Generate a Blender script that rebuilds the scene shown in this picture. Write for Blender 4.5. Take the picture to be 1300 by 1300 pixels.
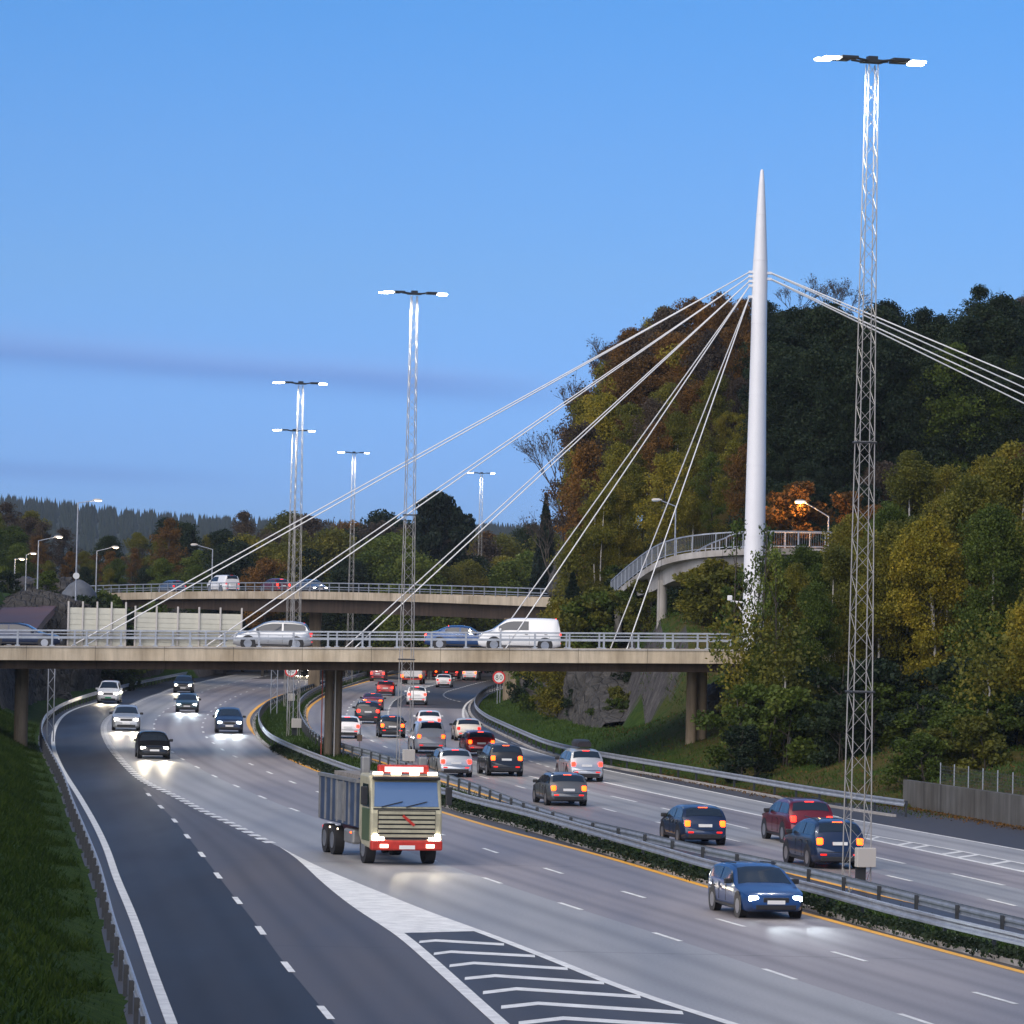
import bpy, math, random
import numpy as np
from mathutils import Vector, Matrix, noise
from mathutils.geometry import tessellate_polygon
R_ = math.radians
sc = bpy.context.scene
col = sc.collection
for o in list(bpy.data.objects): bpy.data.objects.remove(o, do_unlink=True)

# ------------------------------------------------------------------ camera
F_PX, HC = 5500.0, 8.7
PITCH, ROLL = math.atan(125/F_PX), R_(1.2)
cd = bpy.data.cameras.new('camera'); cam = bpy.data.objects.new('camera', cd); col.objects.link(cam)
cd.sensor_width = 36; cd.sensor_height = 36; cd.lens = 36*F_PX/1300
cd.clip_start = 1; cd.clip_end = 20000
RM = Matrix.Rotation(math.pi/2+PITCH, 4, 'X') @ Matrix.Rotation(ROLL, 4, 'Z')
cam.matrix_world = Matrix.Translation((0, 0, HC)) @ RM
sc.camera = cam
R3 = RM.to_3x3(); R3i = R3.inverted()
def ray(px, py): return R3 @ Vector((px-650, 650-py, -F_PX))
def G(px, py, z=0.0):
    d = ray(px, py); t = (z-HC)/d.z; return Vector((d.x*t, d.y*t, z))
def P(px, py, Y):
    d = ray(px, py); t = Y/d.y; return Vector((d.x*t, Y, HC+d.z*t))
def PX(v):
    d = R3i @ (Vector(v)-Vector((0, 0, HC))); return (650+d.x/-d.z*F_PX, 650-d.y/-d.z*F_PX)

# ------------------------------------------------------------------ world, light
SUN_EL, SUN_AZ = 8.0, 215.0        # a sun low behind the camera, to its left, hidden under a dusk sky
w = bpy.data.worlds.new('World'); sc.world = w; w.use_nodes = True
nt = w.node_tree; N = nt.nodes; L = nt.links; N.clear()
out = N.new('ShaderNodeOutputWorld'); bg = N.new('ShaderNodeBackground')
sky = N.new('ShaderNodeTexSky'); sky.sky_type = 'NISHITA'; sky.sun_disc = False
sky.sun_elevation = R_(SUN_EL); sky.sun_rotation = R_(SUN_AZ); sky.altitude = 50
sky.air_density = 1.0; sky.dust_density = 0.3; sky.ozone_density = 4.0
tc = N.new('ShaderNodeTexCoord'); sx = N.new('ShaderNodeSeparateXYZ'); L.new(tc.outputs['Generated'], sx.inputs[0])
ramp = N.new('ShaderNodeValToRGB'); L.new(sx.outputs['Z'], ramp.inputs[0])
cr = ramp.color_ramp; cr.elements[0].position = 0.026; cr.elements[0].color = (.30, .50, .94, 1)
cr.elements[1].position = .55; cr.elements[1].color = (1, .90, .66, 1)
e = cr.elements.new(.076); e.color = (.35, .50, .65, 1)
e = cr.elements.new(.26); e.color = (.50, .58, .56, 1)
e = cr.elements.new(.139); e.color = (.245, .47, .56, 1)
mul = N.new('ShaderNodeMix'); mul.data_type = 'RGBA'; mul.blend_type = 'MULTIPLY'; mul.inputs[0].default_value = 1
L.new(sky.outputs[0], mul.inputs[6]); L.new(ramp.outputs[0], mul.inputs[7])
mul2 = N.new('ShaderNodeMix'); mul2.data_type = 'RGBA'; mul2.blend_type = 'MULTIPLY'; mul2.inputs[0].default_value = 1; mul2.inputs[7].default_value = (1, 1, 1.4, 1); L.new(mul.outputs[2], mul2.inputs[6])
# long thin bank of cloud low in the sky
def wmath(op, a, b=None, c=None):
    n = N.new('ShaderNodeMath'); n.operation = op
    for i, v in enumerate((a, b, c)):
        if v is None: continue
        if isinstance(v, (int, float)): n.inputs[i].default_value = v
        else: L.new(v, n.inputs[i])
    return n.outputs[0]
mp = N.new('ShaderNodeMapping'); mp.inputs['Scale'].default_value = (9, 9, 130); L.new(tc.outputs['Generated'], mp.inputs[0])
nz = N.new('ShaderNodeTexNoise'); nz.inputs['Scale'].default_value = 1.0; nz.inputs['Detail'].default_value = 4; L.new(mp.outputs[0], nz.inputs['Vector'])
def band(z0, slope, half, xfade0, xfade1, namp):
    zc = wmath('MULTIPLY_ADD', sx.outputs['X'], slope, z0)
    zc = wmath('ADD', zc, wmath('MULTIPLY', wmath('SUBTRACT', nz.outputs[0], .5), namp))
    d = wmath('DIVIDE', wmath('SUBTRACT', sx.outputs['Z'], zc), half)
    g = wmath('POWER', 2.718, wmath('MULTIPLY', wmath('MULTIPLY', d, d), -1.0))
    mr = N.new('ShaderNodeMapRange'); mr.interpolation_type = 'SMOOTHSTEP'; L.new(sx.outputs['X'], mr.inputs[0])
    mr.inputs[1].default_value = xfade0; mr.inputs[2].default_value = xfade1; mr.inputs[3].default_value = 1; mr.inputs[4].default_value = 0
    return wmath('MULTIPLY', g, mr.outputs[0]), d
b1, d1 = band(.0515, -.055, .0040, -.03, .035, .004)
b2, d2 = band(.0275, -.02, .0022, -.10, -.045, .004)
bm = wmath('MINIMUM', wmath('ADD', wmath('MULTIPLY', b1, 1.0), wmath('MULTIPLY', b2, .45)), 1.0)
ccol = N.new('ShaderNodeMix'); ccol.data_type = 'RGBA'
dd = N.new('ShaderNodeMapRange'); L.new(d1, dd.inputs[0]); dd.inputs[1].default_value = -.6; dd.inputs[2].default_value = .9
L.new(dd.outputs[0], ccol.inputs[0]); ccol.inputs[6].default_value = (.74, .70, .79, 1); ccol.inputs[7].default_value = (1.2, .95, .93, 1)
cm = N.new('ShaderNodeMix'); cm.data_type = 'RGBA'; cm.blend_type = 'MULTIPLY'
L.new(bm, cm.inputs[0]); L.new(mul2.outputs[2], cm.inputs[6]); L.new(ccol.outputs[2], cm.inputs[7])
L.new(cm.outputs[2], bg.inputs[0]); bg.inputs[1].default_value = .15; L.new(bg.outputs[0], out.inputs[0])
sl = bpy.data.lights.new('sun', 'SUN'); so = bpy.data.objects.new('sun', sl); col.objects.link(so)
sl.energy = 2.1; sl.angle = R_(80); sl.color = (1, .87, .72)
az = R_(SUN_AZ); sv = Vector((math.sin(az)*math.cos(R_(36)), math.cos(az)*math.cos(R_(36)), math.sin(R_(36))))
so.rotation_euler = (-sv).to_track_quat('-Z', 'Y').to_euler(); so.location = (0, -20, 60)
sc.view_settings.view_transform = 'Standard'; sc.view_settings.look = 'None'
sc.view_settings.exposure = .85; sc.view_settings.gamma = 1
sc.cycles.use_denoising = True
sc.cycles.max_bounces = 5; sc.cycles.diffuse_bounces = 2; sc.cycles.glossy_bounces = 3
sc.cycles.transmission_bounces = 3; sc.cycles.transparent_max_bounces = 8
sc.cycles.sample_clamp_indirect = 4.0; sc.cycles.caustics_reflective = False; sc.cycles.caustics_refractive = False

# ------------------------------------------------------------------ helpers
def link(name, me, parent=None, mats=()):
    o = bpy.data.objects.new(name, me); col.objects.link(o)
    if parent is not None: o.parent = parent
    for m in mats:
        if me is not None and m.name not in [x.name for x in me.materials]: me.materials.append(m)
    return o
def tag(o, label=None, cat=None, group=None, kind=None):
    if label: o['label'] = label
    if cat: o['category'] = cat
    if group: o['group'] = group
    if kind: o['kind'] = kind
    return o
def empty(name, loc=(0, 0, 0), rz=0):
    o = bpy.data.objects.new(name, None); col.objects.link(o); o.location = loc; o.rotation_euler = (0, 0, rz)
    o.empty_display_size = .3; return o
def copy_tree(o, parent=None):
    c = o.copy(); col.objects.link(c)
    if parent is not None: c.parent = parent
    for ch in o.children: copy_tree(ch, c)
    return c
class MB:
    def __init__(s): s.v = []; s.f = []
    def quad(s, a, b, c, d):
        n = len(s.v); s.v += [tuple(a), tuple(b), tuple(c), tuple(d)]; s.f.append((n, n+1, n+2, n+3)); return s
    def box(s, c, d, rz=0, M=None):
        n = len(s.v); cz, sz = math.cos(rz), math.sin(rz)
        for i in range(8):
            x = (i & 1)*2-1; y = (i >> 1 & 1)*2-1; z = (i >> 2 & 1)*2-1
            x *= d[0]/2; y *= d[1]/2; z *= d[2]/2
            p = Vector((c[0]+x*cz-y*sz, c[1]+x*sz+y*cz, c[2]+z))
            if M is not None: p = M @ p
            s.v.append(tuple(p))
        s.f += [tuple(n+k for k in q) for q in ((0, 2, 3, 1), (4, 5, 7, 6), (0, 1, 5, 4), (2, 6, 7, 3), (0, 4, 6, 2), (1, 3, 7, 5))]; return s
    def tube(s, a, b, r0, r1=None, n=8, cap=True):
        a, b = Vector(a), Vector(b); r1 = r0 if r1 is None else r1
        d = (b-a).normalized(); u = d.orthogonal().normalized(); w_ = d.cross(u); k = len(s.v)
        for p, r in ((a, r0), (b, r1)):
            for i in range(n):
                t = 2*math.pi*i/n; s.v.append(tuple(p+u*math.cos(t)*r+w_*math.sin(t)*r))
        for i in range(n):
            j = (i+1) % n; s.f.append((k+i, k+j, k+n+j, k+n+i))
        if cap: s.f.append(tuple(k+i for i in range(n))[::-1]); s.f.append(tuple(k+n+i for i in range(n)))
        return s
    def loft(s, rings, closed=True, caps=True):
        k = len(s.v); m = len(rings[0])
        for r in rings: s.v += [tuple(p) for p in r]
        for i in range(len(rings)-1):
            for j in range(m if closed else m-1):
                a = k+i*m+j; b = k+i*m+(j+1) % m; s.f.append((a, b, b+m, a+m))
        if caps and closed: s.f.append(tuple(k+j for j in range(m))[::-1]); s.f.append(tuple(k+(len(rings)-1)*m+j for j in range(m)))
        return s
    def lathe(s, prof, c=(0, 0, 0), n=24):
        return s.loft([[(c[0]+r*math.cos(2*math.pi*i/n), c[1]+r*math.sin(2*math.pi*i/n), c[2]+z) for i in range(n)] for r, z in prof])
    def disc_y(s, x, y, z, r, n=20, thick=.0):
        return s.tube((x, y-thick/2, z), (x, y+thick/2, z), r, r, n)
    def build(s, name, mat, parent=None, smooth=False, bevel=0, angle=None):
        me = bpy.data.meshes.new(name); me.from_pydata(s.v, [], s.f); me.update()
        if smooth:
            me.polygons.foreach_set('use_smooth', [True]*len(me.polygons))
            if angle: me.set_sharp_from_angle(angle=R_(angle))
        me.materials.append(mat)
        o = bpy.data.objects.new(name, me); col.objects.link(o)
        if parent is not None: o.parent = parent
        if bevel:
            b = o.modifiers.new('bevel', 'BEVEL'); b.width = bevel; b.segments = 2; b.limit_method = 'ANGLE'
        return o
def mesh_np(name, verts, quads, mat, parent=None, smooth=False):
    me = bpy.data.meshes.new(name); verts = np.asarray(verts, dtype=np.float32); quads = np.asarray(quads, dtype=np.int32)
    k = quads.shape[1]
    me.vertices.add(len(verts)); me.vertices.foreach_set('co', verts.ravel())
    me.loops.add(quads.size); me.loops.foreach_set('vertex_index', quads.ravel())
    me.polygons.add(len(quads)); me.polygons.foreach_set('loop_start', np.arange(0, quads.size, k, dtype=np.int32))
    me.polygons.foreach_set('loop_total', np.full(len(quads), k, dtype=np.int32))
    if smooth: me.polygons.foreach_set('use_smooth', np.ones(len(quads), dtype=bool))
    me.update(calc_edges=True); me.validate(); me.materials.append(mat)
    o = bpy.data.objects.new(name, me); col.objects.link(o)
    if parent is not None: o.parent = parent
    return o

# ------------------------------------------------------------------ materials
MATS = {}
def mat(name, color=(.5, .5, .5), rough=.6, metal=0, emit=None, estr=0, noise_scale=None, noise_amt=.25, bump=0, coat=0, spec=.5, obj_random=False):
    if name in MATS: return MATS[name]
    m = bpy.data.materials.new(name); m.use_nodes = True; n = m.node_tree.nodes; l = m.node_tree.links
    b = n['Principled BSDF']; b.inputs['Base Color'].default_value = (*color, 1); b.inputs['Roughness'].default_value = rough
    b.inputs['Metallic'].default_value = metal; b.inputs['Specular IOR Level'].default_value = spec
    if coat: b.inputs['Coat Weight'].default_value = coat; b.inputs['Coat Roughness'].default_value = .08
    if emit: b.inputs['Emission Color'].default_value = (*emit, 1); b.inputs['Emission Strength'].default_value = estr
    if noise_scale:
        t = n.new('ShaderNodeTexCoord'); z = n.new('ShaderNodeTexNoise'); z.inputs['Scale'].default_value = noise_scale; z.inputs['Detail'].default_value = 6
        z.inputs['Roughness'].default_value = .65
        l.new(t.outputs['Object'], z.inputs['Vector']); c = n.new('ShaderNodeValToRGB'); l.new(z.outputs[0], c.inputs[0])
        c.color_ramp.elements[0].position = .3; c.color_ramp.elements[1].position = .7
        c.color_ramp.elements[0].color = (*[x*(1-noise_amt) for x in color], 1); c.color_ramp.elements[1].color = (*[min(1, x*(1+noise_amt)) for x in color], 1)
        l.new(c.outputs[0], b.inputs['Base Color'])
        if bump:
            bp = n.new('ShaderNodeBump'); bp.inputs['Strength'].default_value = bump; l.new(z.outputs[0], bp.inputs['Height']); l.new(bp.outputs[0], b.inputs['Normal'])
    MATS[name] = m; return m
def leafmat(name, cols, rough=.6):
    m = bpy.data.materials.new(name); m.use_nodes = True; n = m.node_tree.nodes; l = m.node_tree.links
    b = n['Principled BSDF']; g = n.new('ShaderNodeNewGeometry'); oi = n.new('ShaderNodeObjectInfo')
    t = n.new('ShaderNodeTexCoord'); z = n.new('ShaderNodeTexNoise'); z.inputs['Scale'].default_value = .45; z.inputs['Detail'].default_value = 3
    l.new(t.outputs['Object'], z.inputs['Vector'])
    def mth(op, a, bb, c=None):
        q = n.new('ShaderNodeMath'); q.operation = op
        for i, v in enumerate((a, bb, c)):
            if v is None: continue
            if isinstance(v, (int, float)): q.inputs[i].default_value = v
            else: l.new(v, q.inputs[i])
        return q.outputs[0]
    zz = mth('MULTIPLY_ADD', mth('SUBTRACT', z.outputs[0], .5), 2.2, .5)
    f = mth('ADD', mth('MULTIPLY', zz, .55), mth('MULTIPLY', g.outputs['Random Per Island'], .30))
    f = mth('ADD', f, mth('MULTIPLY', mth('SUBTRACT', oi.outputs['Random'], .35), .35))
    c = n.new('ShaderNodeValToRGB'); l.new(f, c.inputs[0]); cr = c.color_ramp
    for i, q in enumerate(cols):
        p = .1+.8*i/(len(cols)-1)
        e = cr.elements[i] if i < 2 else cr.elements.new(p)
        e.position = p; e.color = (*q, 1)
    l.new(c.outputs[0], b.inputs['Base Color']); b.inputs['Roughness'].default_value = rough; b.inputs['Specular IOR Level'].default_value = .25
    tr = n.new('ShaderNodeBsdfTranslucent'); l.new(c.outputs[0], tr.inputs[0]); mx = n.new('ShaderNodeMixShader'); mx.inputs[0].default_value = .3
    l.new(b.outputs[0], mx.inputs[1]); l.new(tr.outputs[0], mx.inputs[2]); l.new(mx.outputs[0], n['Material Output'].inputs[0])
    MATS[name] = m; return m
def asphalt(name, color, rough=.55):
    m = bpy.data.materials.new(name); m.use_nodes = True; n = m.node_tree.nodes; l = m.node_tree.links; b = n['Principled BSDF']
    t = n.new('ShaderNodeTexCoord'); 
    z1 = n.new('ShaderNodeTexNoise'); z1.inputs['Scale'].default_value = .12; z1.inputs['Detail'].default_value = 5
    z2 = n.new('ShaderNodeTexNoise'); z2.inputs['Scale'].default_value = 14; z2.inputs['Detail'].default_value = 4
    mp = n.new('ShaderNodeMapping'); mp.inputs['Scale'].default_value = (1.6, .22, 1); l.new(t.outputs['Object'], mp.inputs[0])
    l.new(mp.outputs[0], z1.inputs['Vector']); l.new(t.outputs['Object'], z2.inputs['Vector'])
    mx = n.new('ShaderNodeMath'); mx.operation = 'MULTIPLY_ADD'; l.new(z1.outputs[0], mx.inputs[0]); mx.inputs[1].default_value = .7
    m2 = n.new('ShaderNodeMath'); m2.operation = 'MULTIPLY'; l.new(z2.outputs[0], m2.inputs[0]); m2.inputs[1].default_value = .3; l.new(m2.outputs[0], mx.inputs[2])
    b.inputs['Specular IOR Level'].default_value = .3; c = n.new('ShaderNodeValToRGB'); l.new(mx.outputs[0], c.inputs[0]); c.color_ramp.elements[0].position = .35; c.color_ramp.elements[1].position = .65
    c.color_ramp.elements[0].color = (*[x*.66 for x in color], 1); c.color_ramp.elements[1].color = (*[x*1.22 for x in color], 1)
    uv = n.new('ShaderNodeUVMap'); us = n.new('ShaderNodeSeparateXYZ'); l.new(uv.outputs[0], us.inputs[0])
    def mm(op, a, bb=None, cc=None):
        q = n.new('ShaderNodeMath'); q.operation = op
        for i, v in enumerate((a, bb, cc)):
            if v is None: continue
            if isinstance(v, (int, float)): q.inputs[i].default_value = v
            else: l.new(v, q.inputs[i])
        return q.outputs[0]
    def trk(u0, wd):
        d = mm('DIVIDE', mm('SUBTRACT', us.outputs['X'], u0), wd); return mm('POWER', 2.718, mm('MULTIPLY', mm('MULTIPLY', d, d), -1.0))
    tr = mm('ADD', trk(.26, .09), trk(.74, .09)); tr = mm('MULTIPLY', tr, mm('MULTIPLY_ADD', z1.outputs[0], .6, .7))
    oil = mm('MULTIPLY', trk(.5, .07), .35)
    fac = mm('SUBTRACT', 1.06, mm('MULTIPLY', mm('ADD', tr, oil), .26))
    jn = mm('LESS_THAN', mm('FRACT', mm('DIVIDE', us.outputs['Y'], 37.0)), .004); fac = mm('SUBTRACT', fac, mm('MULTIPLY', jn, .3))
    vm = n.new('ShaderNodeMix'); vm.data_type = 'RGBA'; vm.blend_type = 'MULTIPLY'; vm.inputs[0].default_value = 1; l.new(c.outputs[0], vm.inputs[6]); l.new(fac, vm.inputs[7]); l.new(vm.outputs[2], b.inputs['Base Color'])
    rr = n.new('ShaderNodeMapRange'); l.new(z1.outputs[0], rr.inputs[0]); rr.inputs[1].default_value = .3; rr.inputs[2].default_value = .7
    rr.inputs[3].default_value = rough-.12; rr.inputs[4].default_value = rough+.07; l.new(rr.outputs[0], b.inputs['Roughness'])
    bp = n.new('ShaderNodeBump'); bp.inputs['Strength'].default_value = .12; bp.inputs['Distance'].default_value = .02; l.new(z2.outputs[0], bp.inputs['Height']); l.new(bp.outputs[0], b.inputs['Normal'])
    MATS[name] = m; return m
A_DARK = asphalt('asphalt_dark', (.024, .0235, .027), .62)
A_BROWN = asphalt('asphalt_brown', (.094, .085, .085), .6)
A_LIGHT = asphalt('asphalt_light', (.33, .325, .32), .56)
A_MID = asphalt('asphalt_mid', (.275, .25, .25), .57)
A_SHOULDER = asphalt('asphalt_shoulder', (.085, .080, .082), .6)
PAINT = mat('road_paint_white', (.80, .79, .74), .6, noise_scale=1.6, noise_amt=.22)
YELLOW = mat('road_paint_yellow', (.85, .42, .03), .6, noise_scale=3, noise_amt=.15)
STEEL = mat('galvanised_steel', (.34, .37, .42), .55, .45, noise_scale=2, noise_amt=.2)
STEEL_D = mat('dark_steel', (.055, .06, .07), .6, .3, noise_scale=3, noise_amt=.25)  # dark tone carries the shade of the bank on the rail posts
def concrete(name, color, streak=.35):
    m = bpy.data.materials.new(name); m.use_nodes = True; n = m.node_tree.nodes; l = m.node_tree.links; b = n['Principled BSDF']
    t = n.new('ShaderNodeTexCoord'); mp = n.new('ShaderNodeMapping'); mp.inputs['Scale'].default_value = (2.2, 2.2, .22); l.new(t.outputs['Object'], mp.inputs[0])
    z1 = n.new('ShaderNodeTexNoise'); z1.inputs['Scale'].default_value = 1.0; z1.inputs['Detail'].default_value = 7; z1.inputs['Roughness'].default_value = .7; l.new(mp.outputs[0], z1.inputs['Vector'])
    z2 = n.new('ShaderNodeTexNoise'); z2.inputs['Scale'].default_value = .35; z2.inputs['Detail'].default_value = 4; l.new(t.outputs['Object'], z2.inputs['Vector'])
    c = n.new('ShaderNodeValToRGB'); l.new(z1.outputs[0], c.inputs[0]); c.color_ramp.elements[0].position = .32; c.color_ramp.elements[1].position = .62
    c.color_ramp.elements[0].color = (*[x*(1-streak) for x in color], 1); c.color_ramp.elements[1].color = (*[x*1.08 for x in color], 1)
    c2 = n.new('ShaderNodeValToRGB'); l.new(z2.outputs[0], c2.inputs[0]); c2.color_ramp.elements[0].position = .35; c2.color_ramp.elements[1].position = .6
    c2.color_ramp.elements[0].color = (.62, .58, .52, 1); c2.color_ramp.elements[1].color = (1, 1, 1, 1)
    mx = n.new('ShaderNodeMix'); mx.data_type = 'RGBA'; mx.blend_type = 'MULTIPLY'; mx.inputs[0].default_value = .8
    l.new(c.outputs[0], mx.inputs[6]); l.new(c2.outputs[0], mx.inputs[7])
    sp = n.new('ShaderNodeSeparateXYZ'); l.new(t.outputs['Object'], sp.inputs[0]); dv = n.new('ShaderNodeMath'); dv.operation = 'DIVIDE'; l.new(sp.outputs['X'], dv.inputs[0]); dv.inputs[1].default_value = 3.9
    fr_ = n.new('ShaderNodeMath'); fr_.operation = 'FRACT'; l.new(dv.outputs[0], fr_.inputs[0]); lt = n.new('ShaderNodeMath'); lt.operation = 'LESS_THAN'; l.new(fr_.outputs[0], lt.inputs[0]); lt.inputs[1].default_value = .012
    jf = n.new('ShaderNodeMath'); jf.operation = 'MULTIPLY_ADD'; l.new(lt.outputs[0], jf.inputs[0]); jf.inputs[1].default_value = -.45; jf.inputs[2].default_value = 1.0
    m3 = n.new('ShaderNodeMix'); m3.data_type = 'RGBA'; m3.blend_type = 'MULTIPLY'; m3.inputs[0].default_value = 1; l.new(mx.outputs[2], m3.inputs[6]); l.new(jf.outputs[0], m3.inputs[7]); l.new(m3.outputs[2], b.inputs['Base Color']); b.inputs['Roughness'].default_value = .85
    bp = n.new('ShaderNodeBump'); bp.inputs['Strength'].default_value = .3; bp.inputs['Distance'].default_value = .05; l.new(z1.outputs[0], bp.inputs['Height']); l.new(bp.outputs[0], b.inputs['Normal'])
    MATS[name] = m; return m
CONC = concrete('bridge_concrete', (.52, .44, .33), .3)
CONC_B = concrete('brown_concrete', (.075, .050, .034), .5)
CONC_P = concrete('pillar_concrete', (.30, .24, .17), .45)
CONC_L = concrete('pale_concrete', (.42, .40, .38), .2)
CONC_W = concrete('wall_concrete', (.125, .122, .115), .45)
WHITE_P = mat('white_pylon_paint', (.80, .80, .82), .4, noise_scale=.5, noise_amt=.04)
LAMP_W = mat('lamp_glass_white', (1, 1, 1), .3, emit=(1, .97, .86), estr=14)
LAMP_O = mat('lamp_glass_orange', (1, .8, .5), .3, emit=(1, .50, .14), estr=9)
LAMP_PW = mat('lamp_glass_pale', (1, .9, .8), .3, emit=(1, .80, .58), estr=2.2)
LAMP_OFF = mat('lamp_glass_unlit', (.75, .8, .85), .2)
BLACK = mat('black_rubber', (.018, .018, .02), .8)
DARKM = mat('dark_metal', (.05, .055, .06), .5, .4)
BOXG = mat('grey_cabinet', (.52, .49, .45), .6)

# terrain material: grass on the flat, bare rock where it is steep, brown litter in patches
def terrain_mat():
    m = bpy.data.materials.new('grass_and_rock'); m.use_nodes = True; n = m.node_tree.nodes; l = m.node_tree.links; b = n['Principled BSDF']
    t = n.new('ShaderNodeTexCoord')
    def nz(s, d=5, r=.6):
        z = n.new('ShaderNodeTexNoise'); z.inputs['Scale'].default_value = s; z.inputs['Detail'].default_value = d; z.inputs['Roughness'].default_value = r; l.new(t.outputs['Object'], z.inputs['Vector']); return z.outputs[0]
    def rp(src, stops):
        c = n.new('ShaderNodeValToRGB'); l.new(src, c.inputs[0])
        for i, (p, q) in enumerate(stops):
            e = c.color_ramp.elements[i] if i < 2 else c.color_ramp.elements.new(p)
            e.position = p; e.color = (*q, 1)
        return c.outputs[0]
    grass = rp(nz(1.5, 8, .75), [(.3, (.012, .030, .003)), (.5, (.030, .064, .006)), (.7, (.058, .092, .012))])
    litter = rp(nz(5, 8, .8), [(.3, (.045, .036, .012)), (.55, (.10, .078, .022)), (.75, (.16, .11, .035))])
    rock = rp(nz(.9, 10, .7), [(.3, (.03, .028, .03)), (.5, (.075, .07, .07)), (.7, (.14, .13, .125))])
    sp = n.new('ShaderNodeSeparateXYZ'); l.new(t.outputs['Object'], sp.inputs[0])
    a = n.new('ShaderNodeMapRange'); l.new(sp.outputs['X'], a.inputs[0]); a.inputs[1].default_value = 8; a.inputs[2].default_value = 13
    a2 = n.new('ShaderNodeMapRange'); l.new(nz(.35, 4), a2.inputs[0]); a2.inputs[1].default_value = .36; a2.inputs[2].default_value = .55
    am = n.new('ShaderNodeMath'); am.operation = 'MULTIPLY'; l.new(a.outputs[0], am.inputs[0]); l.new(a2.outputs[0], am.inputs[1])
    m1 = n.new('ShaderNodeMix'); m1.data_type = 'RGBA'; l.new(am.outputs[0], m1.inputs[0]); l.new(grass, m1.inputs[6]); l.new(litter, m1.inputs[7])
    g = n.new('ShaderNodeNewGeometry'); gs = n.new('ShaderNodeSeparateXYZ'); l.new(g.outputs['True Normal'], gs.inputs[0])
    ab = n.new('ShaderNodeMath'); ab.operation = 'ADD'; l.new(gs.outputs['Z'], ab.inputs[0])
    s2 = n.new('ShaderNodeMath'); s2.operation = 'MULTIPLY_ADD'; l.new(nz(.5), s2.inputs[0]); s2.inputs[1].default_value = .3; s2.inputs[2].default_value = -.15; l.new(s2.outputs[0], ab.inputs[1])
    mr = n.new('ShaderNodeMapRange'); l.new(ab.outputs[0], mr.inputs[0]); mr.inputs[1].default_value = .46; mr.inputs[2].default_value = .56
    m2 = n.new('ShaderNodeMix'); m2.data_type = 'RGBA'; l.new(mr.outputs[0], m2.inputs[0]); l.new(rock, m2.inputs[6]); l.new(m1.outputs[2], m2.inputs[7])
    l.new(m2.outputs[2], b.inputs['Base Color']); b.inputs['Roughness'].default_value = .95; b.inputs['Specular IOR Level'].default_value = .15
    bp = n.new('ShaderNodeBump'); bp.inputs['Strength'].default_value = .8; bp.inputs['Distance'].default_value = .25; l.new(nz(3, 8, .75), bp.inputs['Height']); l.new(bp.outputs[0], b.inputs['Normal'])
    return m
TERR = terrain_mat()
def rock_mat(name, base):
    m = mat(name, base, .9, noise_scale=.9, noise_amt=.55, bump=1.0); n = m.node_tree.nodes; l = m.node_tree.links; b = n['Principled BSDF']
    t = n.new('ShaderNodeTexCoord'); mp = n.new('ShaderNodeMapping'); mp.inputs['Scale'].default_value = (1.1, .5, .55); mp.inputs['Rotation'].default_value = (.35, .2, .3); l.new(t.outputs['Object'], mp.inputs[0])
    v = n.new('ShaderNodeTexVoronoi'); v.feature = 'DISTANCE_TO_EDGE'; v.inputs['Scale'].default_value = 1.3; l.new(mp.outputs[0], v.inputs['Vector'])
    z = n.new('ShaderNodeTexNoise'); z.inputs['Scale'].default_value = 4; z.inputs['Detail'].default_value = 8; z.inputs['Roughness'].default_value = .75; l.new(t.outputs['Object'], z.inputs['Vector'])
    c = n.new('ShaderNodeMapRange'); l.new(v.outputs['Distance'], c.inputs[0]); c.inputs[2].default_value = .12
    a = n.new('ShaderNodeMath'); a.operation = 'MULTIPLY_ADD'; l.new(z.outputs[0], a.inputs[0]); a.inputs[1].default_value = 1.2; l.new(c.outputs[0], a.inputs[2])
    bp = [x for x in n if x.type == 'BUMP'][0]; l.new(a.outputs[0], bp.inputs['Height']); bp.inputs['Distance'].default_value = .35; return m
ROCK = rock_mat('cut_rock', (.092, .086, .080))

# ------------------------------------------------------------------ plan curves, read as ground points
def catmull(pts, k=8):
    out = []; n = len(pts)
    for i in range(n-1):
        p0 = pts[max(i-1, 0)]; p1 = pts[i]; p2 = pts[i+1]; p3 = pts[min(i+2, n-1)]
        for j in range(k):
            t = j/k
            out.append(tuple(.5*((2*b)+(c-a)*t+(2*a-5*b+4*c-d)*t*t+(-a+3*b-3*c+d)*t*t*t) for a, b, c, d in zip(p0, p1, p2, p3)))
    out.append(tuple(pts[-1])); return out
def resample(pts, step):
    pts = [Vector(p) for p in pts]; acc = [0]
    for a, b in zip(pts, pts[1:]): acc.append(acc[-1]+(b-a).length)
    n = max(2, int(round(acc[-1]/step))+1); out = []; j = 0
    for i in range(n):
        s = acc[-1]*i/(n-1)
        while j < len(acc)-2 and acc[j+1] < s: j += 1
        d = acc[j+1]-acc[j]; t = 0 if d == 0 else (s-acc[j])/d; out.append(pts[j].lerp(pts[j+1], t))
    return out
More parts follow.
